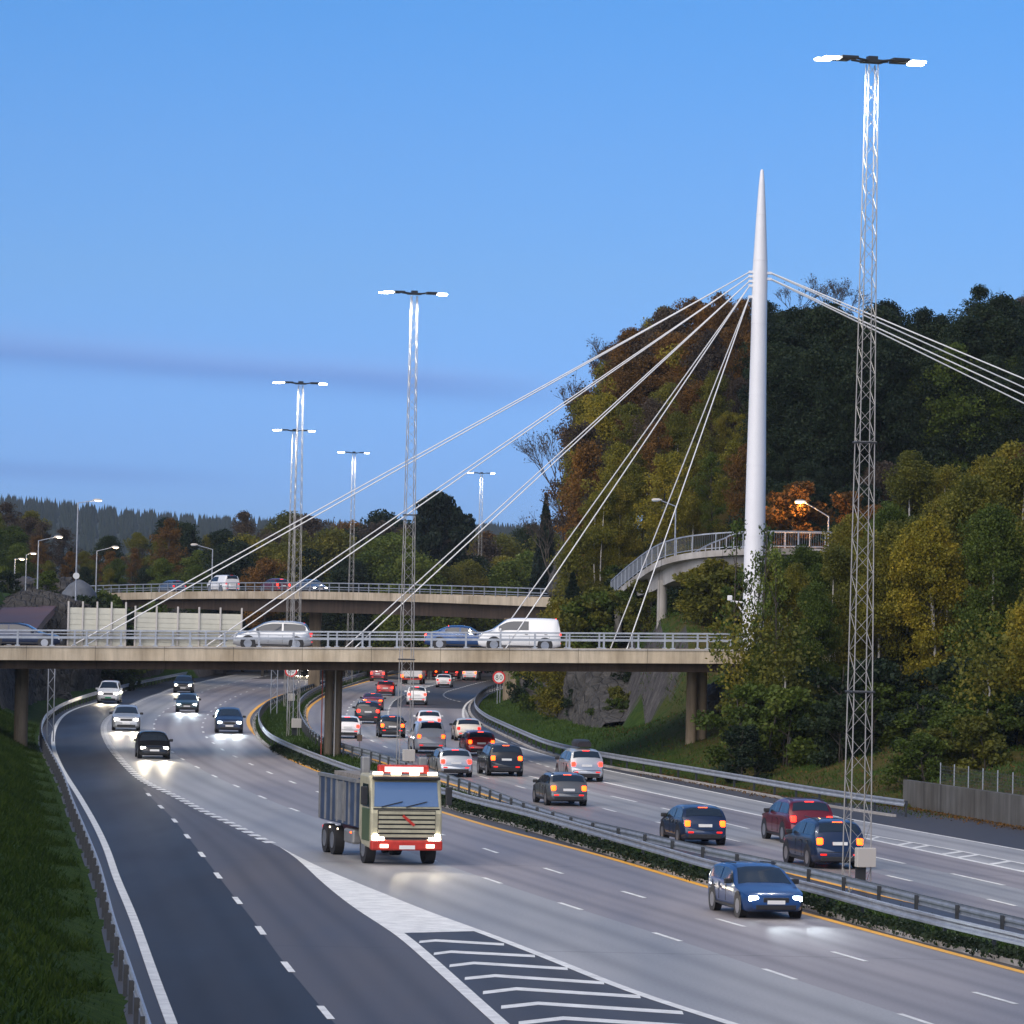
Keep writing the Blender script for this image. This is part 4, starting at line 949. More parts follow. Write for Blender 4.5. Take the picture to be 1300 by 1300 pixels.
# tipper truck
def truck():
    tan = mat('truck_gold', (.46, .43, .30), .45, .2, noise_scale=2.5, noise_amt=.16); redm = mat('truck_red', (.50, .035, .022), .45, 0, noise_scale=3, noise_amt=.2); steel = mat('tipper_grey', (.27, .27, .27), .5, .4, noise_scale=1.5, noise_amt=.25)
    dk = mat('tipper_blue', (.045, .07, .13), .5, .1, noise_scale=1.5, noise_amt=.3); grn = mat('truck_green', (.10, .14, .07), .4, .2)
    t = empty('tipper_truck')
    # cab: x forward, front face at x=+4.3
    prof = [(4.20, .55), (4.30, .75), (4.30, 1.75), (4.22, 1.95), (4.02, 2.85), (3.80, 3.02), (2.45, 3.05), (2.40, .95), (2.9, .6)]
    b = MB(); b.loft([[(x, y*(1.0), z) for x, z in prof] for y in (-1.24, 1.24)]); b.build('cab', tan, t, bevel=.07)
    for s in (1, -1):
        MB().quad((4.05, s*1.252, 1.95), (3.0, s*1.252, 1.95), (3.0, s*1.252, 2.72), (3.86, s*1.252, 2.72)).build('window', GLASS, t)
        MB().box((3.55, s*1.245, 1.35), (1.15, .03, 1.1)).build('door', grn, t, bevel=.02)
        MB().box((4.2, s*1.47, 2.35), (.14, .22, .62)).build('mirror', TRIM, t, bevel=.03)
        MB().box((4.28, s*.98, .93), (.16, .40, .22)).build('headlight', HEAD, t, bevel=.04)
        MB().box((2.2, s*1.0, 3.0), (.3, .3, 1.2)).build('air_stack', steel, t, bevel=.05)
    b = MB(); b.quad((4.236, -1.12, 1.98), (4.236, 1.12, 1.98), (4.055, 1.08, 2.80), (4.055, -1.08, 2.80)); b.build('windscreen', mat('truck_windscreen_sky_tint', (.30, .40, .52), .12, .65), t)  # pale blue of the reflected sky put into the glass colour
    for y in (-.5, .35): MB().box((0, 0, 0), (.03, .75, .03), M=Matrix.Translation((4.245, y, 2.06)) @ Matrix.Rotation(R_(14), 4, 'X')).build('wiper', TRIM, t)
    MB().box((4.245, 0, 1.90), (.03, 2.3, .05)).build('wiper_trough', TRIM, t)
    MB().box((4.315, 0, .93), (.03, 1.5, .10)).build('lower_grille', TRIM, t)
    for s in (1, -1): MB().box((4.47, s*.8, .66), (.03, .28, .12)).build('fog_light', LAMP_PW, t)
    MB().box((4.12, 0, 2.94), (.34, 2.3, .10)).build('sun_visor', TRIM, t, bevel=.02)
    g = MB()
    for k in range(6): g.box((4.335, 0, 1.00+k*.155), (.07, 1.95, .098))
    g.build('grille_bars', tan, t); MB().box((4.29, 0, 1.38), (.045, 2.0, .96)).build('grille', TRIM, t)
    # slanting red emblem of the grille
    e = MB().box((0, 0, 0), (.03, .52, .09), M=Matrix.Translation((4.39, .05, 1.52)) @ Matrix.Rotation(R_(-40), 4, 'X')); e.build('emblem', redm, t)
    MB().box((4.30, 0, .68), (.30, 2.48, .34)).build('bumper', redm, t, bevel=.06)
    MB().box((4.462, 0, .62), (.02, .54, .13)).build('number_plate', PLATE, t)
    MB().box((3.6, 0, 3.22), (.30, 1.75, .30)).build('roof_sign', redm, t, bevel=.05)
    MB().box((3.757, 0, 3.22), (.012, 1.35, .18)).build('roof_sign_panel', mat('roof_sign_pale', (.8, .55, .55), .5, emit=(1, .6, .6), estr=.5), t)
    for y in (-.95, -.32, .32, .95): MB().box((3.95, y, 3.09), (.12, .34, .11)).build('roof_light', LAMP_PW, t, bevel=.02)
    MB().box((0, 0, .85), (8.2, .9, .28)).build('chassis', DARKM, t)
    b = MB(); # tipper box, sloping ends, open top
    o_ = [(2.15, 1.15), (2.15, 2.75), (-4.2, 2.75), (-3.9, 1.15)]
    for s in (1, -1): b.box((-1.0, s*1.2, 1.95), (6.2, .08, 1.55))
    b.box((2.1, 0, 2.0), (.08, 2.4, 1.7)); b.box((-4.05, 0, 1.95), (.08, 2.4, 1.5)); b.box((-1.0, 0, 1.2), (6.2, 2.4, .10)); b.build('tipper_body', dk, t)
    for s in (1, -1):
        MB().box((-1.0, s*1.23, 2.74), (6.4, .14, .12)).build('top_rail', steel, t)
        for k in range(7): MB().box((1.9-k*.98, s*1.26, 1.95), (.10, .06, 1.5)).build('side_rib', steel, t)
        MB().box((-.55, s*1.248, 1.95), (1.7, .02, 1.35)).build('side_panel', steel, t)
        MB().box((.9, s*1.1, .8), (1.4, .35, .5)).build('fuel_tank', steel, t, bevel=.08)
        for x_ in (-.9, -2.2): MB().box((x_, s*1.25, .95), (.10, .03, .06)).build('marker_lamp', LAMP_PW, t)
        MB().box((1.4, s*1.28, .95), (.14, .03, .05)).build('marker_lamp', TAILO, t)
        MB().box((-4.12, s*.95, .85), (.06, .3, .14)).build('tail_light', TAILR, t)
    for x_ in (3.1, -1.9, -3.2):
        for s in (1, -1):
            w0 = MB().disc_y(x_, s*1.05, .51, .51, 28, .34).build('wheel', TYRE, t, smooth=True, angle=40); MB().disc_y(x_, s*1.225, .51, .29, 18, .02).build('rim', RIM, w0)
    MB().box((0, 0, 2.84), (4.2, 2.3, .2)).build('load', mat('gravel_load', (.22, .20, .18), .9, noise_scale=8, noise_amt=.4), t)
    return t
t = truck(); g = G(515, 1099); h = heading([LA], g.y+4, True); h = Matrix.Rotation(R_(3.5), 3, 'Z') @ h
c = g-h*4.3; t.location = (c.x, c.y, .008); t.rotation_euler = (0, 0, math.atan2(h.y, h.x))
tag(t, 'oncoming tipper truck with a tan cab, red bumper and red roof sign', 'truck', ONC); beam_light(t, 8.6, False, .9)
# box truck far back in the other carriageway
t = empty('box_truck'); MB().box((-1, 0, 2.15), (5.6, 2.45, 2.6)).build('cargo_box', PAINTS['white'], t, bevel=.04); MB().box((2.9, 0, 1.6), (1.8, 2.3, 2.1)).build('cab', PAINTS['white'], t, bevel=.12)
MB().box((-.5, 0, .75), (6.6, .9, .2)).build('chassis', DARKM, t); MB().box((-3.82, 0, .62), (.1, 2.3, .16)).build('rear_bumper', redm_ if False else MATS['truck_red'], t)
MB().quad((3.805, -1.0, 1.7), (3.805, 1.0, 1.7), (3.805, 1.0, 2.4), (3.805, -1.0, 2.4)).build('windscreen', GLASS, t)
for s in (1, -1):
    MB().box((-3.82, s*1.05, .95), (.06, .28, .34)).build('tail_light', TAILO, t)
    MB().box((-3.81, s*.60, 2.15), (.03, 1.13, 2.45)).build('rear_door', PAINTS['white'], t)
    for x_ in (-2.4, 2.6):
        w0 = MB().disc_y(x_, s*1.02, .46, .46, 22, .3).build('wheel', TYRE, t, smooth=True, angle=40); MB().disc_y(x_, s*1.175, .46, .26, 14, .02).build('rim', RIM, w0)
g = G(522, 869); h = heading(RC_, g.y, False); c = g+h*3.8; t.location = (c.x, c.y, .008); t.rotation_euler = (0, 0, math.atan2(h.y, h.x))
tag(t, 'white box truck seen from behind through the lattice mast, just under the bridge', 'truck', OUT)

# ------------------------------------------------------------------ lattice lighting masts
def mast(px, base_y, top, label, wb=.72, wt=.30, boxz=None, yaw=.25, lampw=.95, base=None, power=2200, simple=False, tri=False, glow=LAMP_W, collar=True, mt=None, boxw=.62):
    g = G(px, base_y) if base is None else Vector(base)
    tp = P(top[0], top[1], g.y); H_ = tp.z-g.z
    t = empty('lighting_mast', g, yaw); tag(t, label, 'lighting mast', 'lattice lighting masts along the motorway')
    def wd(z): return (wb+(wt-wb)*min(1, z/H_/.97))/2
    b = MB(); cs = [(-1, -1), (1, -1), (1, 1), (-1, 1)]
    zs = [0]; 
    while zs[-1] < H_-.4: zs.append(zs[-1]+max(.42, wd(zs[-1])*2*1.05))
    zs[-1] = H_-.12
    for sx_, sy_ in cs: b.tube((sx_*wd(0), sy_*wd(0), -.3), (sx_*wd(H_), sy_*wd(H_), H_-.1), .022, .017, 6)
    for i, (z0, z1) in enumerate(zip(zs, zs[1:])):
        for k in range(4):
            a, c = cs[k], cs[(k+1) % 4]
            if (i+k) % 2: a, c = c, a
            b.tube((a[0]*wd(z0), a[1]*wd(z0), z0), (c[0]*wd(z1), c[1]*wd(z1), z1), .010, n=4, cap=False)
    b.build('lattice', mt or MASTM, t)
    if collar:
        c_ = MB()
        for f in (.24, .54):
            z = H_*f; q = wd(z)+.05
            for k in range(4):
                a, d = cs[k], cs[(k+1) % 4]; c_.tube((a[0]*q, a[1]*q, z), (d[0]*q, d[1]*q, z), .035, n=6)
        c_.build('flange', STEEL_D, t)
    MB().box((0, 0, H_), (.7, .42, .10)).box((0, 0, H_+.08), (.3, .3, .16)).build('head_plate', DARKM, t)
    for s in (1, -1):
        for k, dy in enumerate((-.26, .26)):
            a = MB().tube((s*.2, dy*.8, H_), (s*.62, dy, H_+.05), .035, n=6).build('arm', DARKM, t)
            x0 = .58+.12*k
            hd = MB().box((s*(x0+.28), dy, H_+.06), (.56, .34, .10)).build('lamp_housing', DARKM, t, bevel=.02)
            MB().box((s*(x0+.28+.28+.30), dy, H_+.02), (.52, .32, .08)).build('lamp_glass', glow, hd, bevel=.05)
    for s in (1, -1):
        l_ = bpy.data.lights.get('mast_light') or bpy.data.lights.new('mast_light', 'SPOT'); l_.energy = power; l_.spot_size = R_(150); l_.spot_blend = .6; l_.color = (1, .93, .78); l_.shadow_soft_size = .4
        o = bpy.data.objects.new('mast_light', l_); col.objects.link(o); o.parent = t; o.location = (s*1.15, 0, H_-.12); o.rotation_euler = (0, 0, 0)
    if boxz is not None:
        MB().box((-.12 if boxz < 0 else .1, -wd(1)-.18, abs(boxz)), (boxw, .30, boxw*.98)).build('control_cabinet', BOXG, t, bevel=.015)
        MB().box((0, -wd(1)-.03, abs(boxz)-.55), (.34, .06, .6)).build('cable_tray', DARKM, t)
    return t
MASTM = mat('mast_steel', (.33, .32, .31), .8, .0, noise_scale=1.2, noise_amt=.15)
mast(1087, 1132, (1104.5, 78), 'tallest lattice mast with bright lamps, standing in the central strip at the right', boxz=1.12)
mast(513, 984, (527, 373), 'lattice mast with twin lamps rising behind the tipper truck', boxz=1.05)
mast(372, 936, (377, 487), 'lattice mast beside the left speed sign, taller of the two overlapping masts', boxz=.95, collar=False)
mast(366, 899, (371.5, 547), 'lattice mast behind the left speed sign, shorter of the two overlapping masts', boxz=.95, collar=False)
g = G(443, 868); mast(443, 868, (446.5, 575), 'lattice mast behind the far bridge with two small lamps, left of the pine', collar=False, wb=.66)
g = G(606, 859); mast(606, 858, (610, 601), 'farthest lattice mast, right of the flat-topped pine and brightest on its right side', collar=False, wb=.62)

# plain lamp posts
def lamp_post(px, top_y, head_px, head_y, Y, zb, label, glow, big=1.0, power=0, colr=(1, .7, .4), group='street lamps on plain poles', tilt=0):
    p = P(px, top_y, Y); t = empty('street_lamp', (p.x, Y, zb)); H_ = p.z-zb; hx = P(head_px, head_y, Y); dx = hx.x-p.x; dh = hx.z-zb; s = 1 if dx > 0 else -1
    tag(t, label, 'street lamp', group)
    MB().tube((0, 0, -.4), (0, 0, H_), .09*big, .05*big, 10).build('pole', STEEL, t, smooth=True, angle=50)
    MB().tube((0, 0, H_-.05), (dx*.85, 0, dh), .04*big, .035*big, 8).build('arm', STEEL, t)
    hd = MB(); hd.loft([[(dx*.8+s*.75*big*f, y*k*big, dh+.02+z*k*big) for y, z in ((-.16, 0), (-.10, .14), (.10, .14), (.16, 0))] for f, k in ((0, .5), (.3, 1), (.8, 1), (1, .5))]); hd = hd.build('lamp_head', BOXG, t, smooth=True, angle=60)
    gl = MB(); gl.loft([[(dx*.8+s*.75*big*f, y*k*big, dh+.018+z*k*big) for y, z in ((-.14, 0), (-.08, -.10), (.08, -.10), (.14, 0))] for f, k in ((.2, .5), (.45, 1), (.8, 1), (.98, .5))]); gl.build('lamp_glass', glow, hd, smooth=True, angle=60)
    if power:
        l_ = bpy.data.lights.new('lamp_light', 'POINT'); l_.energy = power; l_.color = colr; l_.shadow_soft_size = .15
        o = bpy.data.objects.new('lamp_light', l_); col.objects.link(o); o.parent = t; o.location = (dx*.8+s*.4, 0, dh-.25)
    return t
lamp_post(19, 709, 24, 710, 440, 8.2, 'short lamp post nearest the left picture edge', LAMP_PW, .9, 60)
lamp_post(33.5, 704, 39, 703, 450, 8.2, 'short lamp post second from the left edge', LAMP_PW, .9, 60)
lamp_post(49, 686, 74, 682, 430, 8.2, 'lamp post with a lit warm head reaching right, third from the left', LAMP_PW, 1.1, 80)
lamp_post(99, 638, 123, 635.5, 400, 8.4, 'tallest street lamp at the left, with a round sign on its pole', LAMP_PW, 1.1, 60)
lamp_post(123, 699, 146, 695, 440, 8.2, 'lamp post with a lit warm head, right of the tall one', LAMP_PW, 1.0, 80)
lamp_post(270, 697, 247, 692, 470, 9.0, 'street lamp at the far bridge reaching left, unlit head', LAMP_OFF, 1.1)
lamp_post(1052, 655, 1016, 637.5, 292, 8.0, 'street lamp glowing orange above the footbridge', LAMP_O, 1.0, 520, (1, .45, .12), group='street lamps at the footbridge')
lamp_post(858, 642, 836, 635.5, 312, 8.0, 'pale unlit street lamp head above the bend of the footbridge', LAMP_OFF, 1.0, group='street lamps at the footbridge')
lamp_post(1235, 645, 1196, 639, 285, 8.0, 'street lamp glowing faint pink over the trees at far right', LAMP_PW, 1.0, 80, group='street lamps at the footbridge')

# ------------------------------------------------------------------ signs and cabinets
def stroke_text(parent, ch, m, h, t_=.012):
    """80 drawn as rings of flat strokes in the y-z plane, facing -y (plain lettering)"""
    def ring(cx, cz, rx, rz, wd, name='digit'):
        b = MB(); n = 28; o_ = []; 
        for i in range(n):
            a = 2*math.pi*i/n; o_.append([(cx+rx*math.cos(a), -t_, cz+rz*math.sin(a)), (cx+(rx-wd)*math.cos(a), -t_, cz+(rz-wd)*math.sin(a)), (cx+(rx-wd)*math.cos(a), 0, cz+(rz-wd)*math.sin(a)), (cx+rx*math.cos(a), 0, cz+rz*math.sin(a))])
        b.loft(o_+[o_[0]], caps=False); return b
    return ring
def speed_sign(px, py, Y, zb, label, poles, r=.40):
    c = P(px, py, Y); t = empty('speed_limit_sign', (c.x, Y, zb)); zc = c.z-zb; tag(t, label, 'speed sign', 'round 80 speed signs')
    W_ = mat('sign_white', (.8, .8, .78), .5); RD = mat('sign_red', (.62, .03, .03), .5); BK = mat('sign_black', (.02, .02, .02), .5)
    pl = MB().tube((0, -.05, zc), (0, -.02, zc), r, r, 40).build('sign_plate', W_, t)
    b = MB(); n = 48; rr_ = []
    for i in range(n+1):
        a = 2*math.pi*i/n; ca, sa = math.cos(a), math.sin(a); ri = r*.76; ro = r*1.005; rr_.append([(ro*ca, -.062, zc+ro*sa), (ri*ca, -.062, zc+ri*sa), (ri*ca, -.048, zc+ri*sa), (ro*ca, -.048, zc+ro*sa)])
    b.loft(rr_, caps=False); b.build('red_ring', RD, pl)
    ring = stroke_text(pl, '80', BK, .2)
    q = r/.40
    for name, parts in (('digit_8', [(-.125*q, .082*q, .080*q, .080*q), (-.125*q, -.072*q, .092*q, .094*q)]), ('digit_0', [(.125*q, 0, .088*q, .16*q)])):
        m_ = MB()
        for cx, cz, rx, rz in parts:
            k = ring(cx, zc+cz, rx, rz, .034*q); n0_ = len(m_.v); m_.v += [(x, y-.052, z) for x, y, z in k.v]; m_.f += [tuple(i+n0_ for i in f) for f in k.f]
        m_.build(name, BK, pl)
    for x in poles: MB().tube((x, .03, -.3), (x, .03, zc+.25), .035, n=8).build('post', STEEL, t)
    return t
g = G(372, 917); speed_sign(369.5, 851.5, g.y-3, .05, 'round 80 sign on two posts in the central grass strip, at the left', (-.22, .22), .46)
g = G(633, 897); speed_sign(633.5, 860, g.y, 0, 'round 80 speed limit sign on a post by the outer guard rail, at the right', (-.12, .12), .58)
def lattice_frame(px0, px1, ytop, Y, label, zb):
    a = P(px0, ytop, Y); c = P(px1, ytop, Y); t = empty('lattice_post', ((a.x+c.x)/2, Y, zb)); w_ = (c.x-a.x)/2; H_ = a.z-zb; tag(t, label, 'sign frame')
    b = MB(); b.tube((-w_, 0, -.3), (-w_, 0, H_), .04, n=6).tube((w_, 0, -.3), (w_, 0, H_), .04, n=6); z = .3; k = 1
    while z < H_-.5: b.tube((-w_*k, 0, z), (w_*k, 0, z+.55), .018, n=4); z += .55; k = -k
    b.build('lattice', STEEL, t); return t
x = P(66, 890, 268).x
lattice_frame(62, 70, 838, 268, 'slim lattice post on the left grass bank under the bridge', tz(x, 268))
g = G(349, 908); lattice_frame(345, 353, 840, g.y, 'slim lattice frame in the central strip, left of the speed sign', .05)
def cabinet(px, py, w_, h, label, zleg=.4):
    g = G(px, py); t = empty('utility_cabinet', (g.x, g.y, .05)); MB().box((0, 0, zleg+h/2), (w_, .35, h)).build('cabinet', BOXG, t, bevel=.02); MB().box((0, 0, zleg/2), (w_*.5, .2, zleg)).build('stand', DARKM, t)
    MB().box((w_*.3, -.18, zleg+h*.5), (.04, .03, .12)).build('handle', DARKM, t); tag(t, label, 'utility box')
g = G(456, 962, 0)
t = empty('marker_sign', (g.x, g.y, .05)); MB().box((0, 0, 1.1), (.30, .05, .36)).build('sign_plate', mat('marker_brown', (.18, .12, .08), .6), t); MB().tube((0, .04, -.2), (0, .04, 1.2), .03).build('post', STEEL, t); tag(t, 'small brown marker sign on a thin post beside the bridge pillar', 'marker sign')
p = P(357, 731, 399); p = P(97, 731, 399.7)
t = empty('round_sign', (p.x, 399.6, p.z)); MB().tube((0, -.06, 0), (0, -.03, 0), .30, n=28).build('sign_plate', mat('sign_grey', (.6, .62, .62), .5), t); MB().box((0, .0, 0), (.1, .08, .12)).build('bracket', DARKM, t); tag(t, 'small round grey sign clamped to the tall left lamp pole', 'round sign')
t = empty('camera_arm', (px0.x-.6, yp-.3, zpx(766))); MB().tube((.3, 0, 0), (-.75, 0, .1), .05).tube((.2, 0, -.9), (-.4, 0, .02), .035).build('arm', WHITE_P, t); MB().box((-.8, 0, .28), (.28, .22, .3)).build('camera_housing', WHITE_P, t, bevel=.04); tag(t, 'small white camera on a bracket at the left side of the pylon', 'camera')
# small reddish shed and dark gabled store at the left behind the bridge
x0 = P(28, 760, 455).x
t = empty('brick_shed', (x0-1.3, 470, 8.2)); 
b = MB(); b.loft([[(x, y, 0) for x, y in ((-1.6, -3), (1.6, -3), (1.6, 3), (-1.6, 3))], [(x, y, 2.2) for x, y in ((-1.6, -3), (1.6, -3), (1.6, 3), (-1.6, 3))]]); b.build('wall', mat('old_brick', (.28, .11, .07), .85, noise_scale=4, noise_amt=.3), t)
b = MB(); b.loft([[(-1.8, y, 2.2), (1.8, y, 2.2), (0, y, 3.1)] for y in (-3.2, 3.2)]); b.build('roof', mat('slate', (.07, .07, .08), .8), t); tag(t, 'small reddish shed by the slip road at the far left, behind the bridge', 'shed')
x0 = P(98, 750, 430).x
t = empty('salt_silo', (x0, 432, 7.4))
b = MB(); b.lathe([(1.9, 0), (1.9, 1.5), (1.7, 2.2), (1.0, 3.0), (.35, 3.4), (.0, 3.5)], n=18); b.build('dome', mat('grey_tarp', (.09, .105, .13), .7, noise_scale=1.2, noise_amt=.3, bump=.5), t, smooth=True, angle=40)
MB().box((-1.8, -.8, .9), (1.6, 2.4, 2.0)).build('lean_to', mat('grey_tarp', (0, 0, 0)), t, bevel=.2); tag(t, 'grey domed silo with a lean-to, below the tall left street lamp', 'silo')
# slip road climbing away at the far left
sr = [P(12, 795, 330), P(30, 776, 380), P(44, 766, 430)]
b = MB(); rr_ = []
for i, (px_, y_, w_) in enumerate(((8, 800, 4), (24, 783, 4.2), (40, 768, 4.5), (48, 760, 4.5))):
    p = P(px_, y_, 300+i*45); rr_.append([(p.x-w_/2, p.y, p.z-.6), (p.x-w_/2, p.y, p.z), (p.x+w_/2, p.y, p.z), (p.x+w_/2, p.y, p.z-.6)])
b.loft(rr_); tag(b.build('slip_road', asphalt('asphalt_red', (.14, .075, .07), .7)), kind='structure')
# ------------------------------------------------------------------ vegetation
rng = np.random.default_rng(7)
BARK = mat('dark_bark', (.05, .042, .034), .9, noise_scale=3, noise_amt=.4); BIRCH = mat('birch_bark', (.50, .47, .42), .8, noise_scale=3.5, noise_amt=.45)
LG = leafmat('leaves_green', [(.026, .046, .008), (.070, .105, .014), (.15, .175, .026)])
LO = leafmat('leaves_olive', [(.050, .062, .011), (.135, .135, .018), (.27, .215, .026)])
LY = leafmat('leaves_yellow', [(.07, .085, .012), (.21, .185, .018), (.38, .28, .026)])
LR = leafmat('leaves_rust', [(.055, .034, .014), (.150, .076, .018), (.27, .125, .020)])
LD_ = leafmat('leaves_dark', [(.007, .016, .009), (.017, .033, .014), (.038, .058, .020)])
LBR = leafmat('twigs_brown', [(.040, .031, .024), (.080, .060, .042), (.13, .092, .060)])
NEED = leafmat('needles', [(.005, .013, .009), (.011, .024, .014), (.022, .038, .019)])
def leaf_quads(P0, size, rng, elong=1.0):
    n = len(P0); a = rng.normal(size=(n, 3)); a /= np.linalg.norm(a, axis=1)[:, None]; b = rng.normal(size=(n, 3)); b = np.cross(a, b); b /= np.linalg.norm(b, axis=1)[:, None]
    s = size*rng.uniform(.6, 1.4, (n, 1)); a = a*s*elong*.5; b = b*s*.5
    V = np.empty((n, 4, 3)); V[:, 0] = P0-a; V[:, 1] = P0+b*.8; V[:, 2] = P0+a; V[:, 3] = P0-b*.8
    return V.reshape(-1, 3), np.arange(n*4).reshape(n, 4)
def broadleaf(name, H_, R0, nclump, nleaf, size, leafm, barkm, seed, base=.28, shape=1.0, trunks=1, spread=.62, cr=(.45, 1.0)):
    r = np.random.default_rng(seed); t = empty(name); tr = MB(); lm = MB(); cl = []
    for k in range(trunks):
        ox, oy = (r.uniform(-.8, .8, 2) if trunks > 1 else (0, 0)); lean = r.uniform(-.06, .06, 2)*H_
        p = Vector((ox, oy, -.6)); n = 9; r0 = H_*.0105*(1 if trunks == 1 else .75); path = []
        for i in range(n+1):
            f = i/n; q = Vector((ox+lean[0]*f+.15*math.sin(f*5+seed+k), oy+lean[1]*f+.12*math.cos(f*6+seed), -.6+(H_*.95+.6)*f)); path.append(q)
        for i in range(n): tr.tube(path[i], path[i+1], r0*(1-.88*i/n)+.02, r0*(1-.88*(i+1)/n)+.02, 7, cap=False)
        for i in range(nclump//trunks):
            f = base+(1-base)*r.uniform(0, 1)**.85; j = min(n-1, int(f*n)); o_ = path[j].lerp(path[j+1], f*n-j)
            g = (f-base)/(1-base); rad = R0*(math.sin(math.pi*min(1, (g*.86+.14))**shape)**.7)*r.uniform(.35, 1.0); a = r.uniform(0, 2*math.pi)
            e = o_+Vector((math.cos(a)*rad, math.sin(a)*rad, rad*spread*r.uniform(.1, .9)))
            if e.z > H_: e.z = H_-r.uniform(0, .6)
            lm.tube(o_-Vector((0, 0, .3)), o_.lerp(e, .55)+Vector((0, 0, .08*rad)), .028+.008*R0*(1-g), .022, 4, cap=False).tube(o_.lerp(e, .55)+Vector((0, 0, .08*rad)), e, .022, .009, 4, cap=False)
            cl.append((e, r.uniform(*cr)*R0/3.0)); cl.append((o_.lerp(e, .6), r.uniform(cr[0], cr[1])*R0/3.4))
    tr.build('trunk', barkm, t, smooth=True); lm.build('limbs', BARK, t)
    if nleaf:
        w_ = np.array([c[1]**2 for c in cl]); cnt = r.multinomial(nleaf, w_/w_.sum()); pts = []
        for (c, rad), k in zip(cl, cnt):
            d = r.normal(size=(k, 3)); d /= np.linalg.norm(d, axis=1)[:, None]; d *= (r.uniform(0, 1, (k, 1))**.42)*rad; d[:, 2] *= .75; pts.append(np.array(c)+d)
        V, Q = leaf_quads(np.concatenate(pts), size, r); mesh_np('crown', V, Q, leafm, t)
    return t
def spruce(name, H_, R0, seed, n=15000, size=.34):
    r = np.random.default_rng(seed); t = empty(name); MB().tube((0, 0, -.6), (0, 0, H_), .16, .02, 8).build('trunk', BARK, t, smooth=True)
    f = r.uniform(0, 1, n)**.72; lay = 20; z = H_*(1-f*.94); lobes = 11
    f2 = (np.floor(f*lay)+r.uniform(0, 1, n)**1.6)/lay; f2 = np.clip(f2, 0, 1); z = H_*(1-f2*.93)
    a = r.uniform(0, 2*np.pi, n); lob = .72+.28*np.cos(a*lobes+np.floor(f*lay)*2.3+r.normal(0, .3, n)); rad = R0*(f2**.85)*r.uniform(.12, 1, n)**.55*lob; z = z-rad*.22+.15*r.normal(size=n)*.5
    V, Q = leaf_quads(np.stack([np.cos(a)*rad, np.sin(a)*rad, z], 1), size, r, 1.5); mesh_np('crown', V, Q, NEED, t); return t
def pine(name, H_, R0, seed):
    r = np.random.default_rng(seed); t = empty(name); tr = MB().tube((0, 0, -.6), (.2, 0, H_*.93), .26, .07, 8); pts = []
    for i in range(46):
        f = r.uniform(.45, 1); a = r.uniform(0, 6.28); rad = R0*r.uniform(.15, .9)*(1.05-abs(f-.74)*1.8); c = Vector((math.cos(a)*rad, math.sin(a)*rad, H_*f)); tr.tube((.1, 0, H_*f-.8), c, .06, .02, 4)
        k = 420; d = r.normal(size=(k, 3)); d /= np.linalg.norm(d, axis=1)[:, None]; d *= r.uniform(.2, 1, (k, 1))**.5*np.array([1.25, 1.25, .8]); pts.append(np.array(c)+d)
    tr.build('trunk', BARK, t, smooth=True); V, Q = leaf_quads(np.concatenate(pts), .3, r, 1.4); mesh_np('crown', V, Q, NEED, t); return t
def bare(name, H_, seed, spread=.5, leafy=0, m=None):
    r = np.random.default_rng(seed); t = empty(name); b = MB(); tips = []
    def grow(p, d, l_, rad, dep):
        e = p+d*l_; b.tube(p, e, rad, rad*.72, 3 if dep < 3 else 5, cap=False)
        if dep == 0: tips.append(e); return
        for k in range(3 if dep < 4 else 2+int(r.integers(0, 2))):
            v = Vector(r.normal(size=3)).normalized(); nd = (d+v*spread+Vector((0, 0, .12))).normalized(); grow(p.lerp(e, r.uniform(.55, 1)), nd, l_*r.uniform(.62, .84), max(.017, rad*.62), dep-1)
    grow(Vector((0, 0, -.6)), Vector((0, 0, 1)), H_*.34, H_*.011, 6); b.build('trunk', m or BARK, t)
    V, Q = leaf_quads(np.array([tuple(x) for x in tips])+r.normal(0, .25, (len(tips), 3)), .16, r); mesh_np('crown', V, Q, LBR if not leafy else LR, t); return t
Zp = {}
def proto(k, f):
    if k not in Zp: Zp[k] = f()
    return Zp[k]
PR = {
 'birch': [lambda s=s: broadleaf('birch_tree', 15, 3.0, 60, 34000, .17, LO, BIRCH, 100+s, base=.14, spread=1.1, cr=(.5, 1.5), trunks=1+(s % 2)) for s in range(4)],
 'broad': [lambda s=s: broadleaf('broadleaf_tree', 14, 4.0, 70, 27000, .22, LG, BARK, 200+s, base=.10, cr=(.45, 1.3)) for s in range(3)],
 'thin':  [lambda s=s: broadleaf('autumn_tree', 15, 3.0, 64, 12000, .18, LR, BARK, 300+s, base=.22, spread=1.1, cr=(.5, 1.1)) for s in range(3)],
 'bush':  [lambda s=s: broadleaf('bush', 4.2, 2.3, 30, 7000, .20, LG, BARK, 400+s, base=.02, trunks=3) for s in range(3)],
 'spruce': [lambda s=s: spruce('spruce_tree', 15, 3.0, 500+s) for s in range(2)],
 'pine': [lambda: pine('pine_tree', 15, 4.2, 600)],
 'bare': [lambda s=s: bare('bare_tree', 14, 700+s) for s in range(2)],
}
used = set()
random.seed(5); PR['sparse'] = [lambda: broadleaf('young_birch', 9, 2.0, 40, 2600, .15, LG, BARK, 811, base=.15, trunks=3, spread=1.2)]
HUE = {'leaves_green': 'green', 'leaves_olive': 'olive', 'leaves_yellow': 'yellow', 'leaves_rust': 'rust brown', 'leaves_dark': 'dark green', 'twigs_brown': 'brown', 'needles': 'dark'}
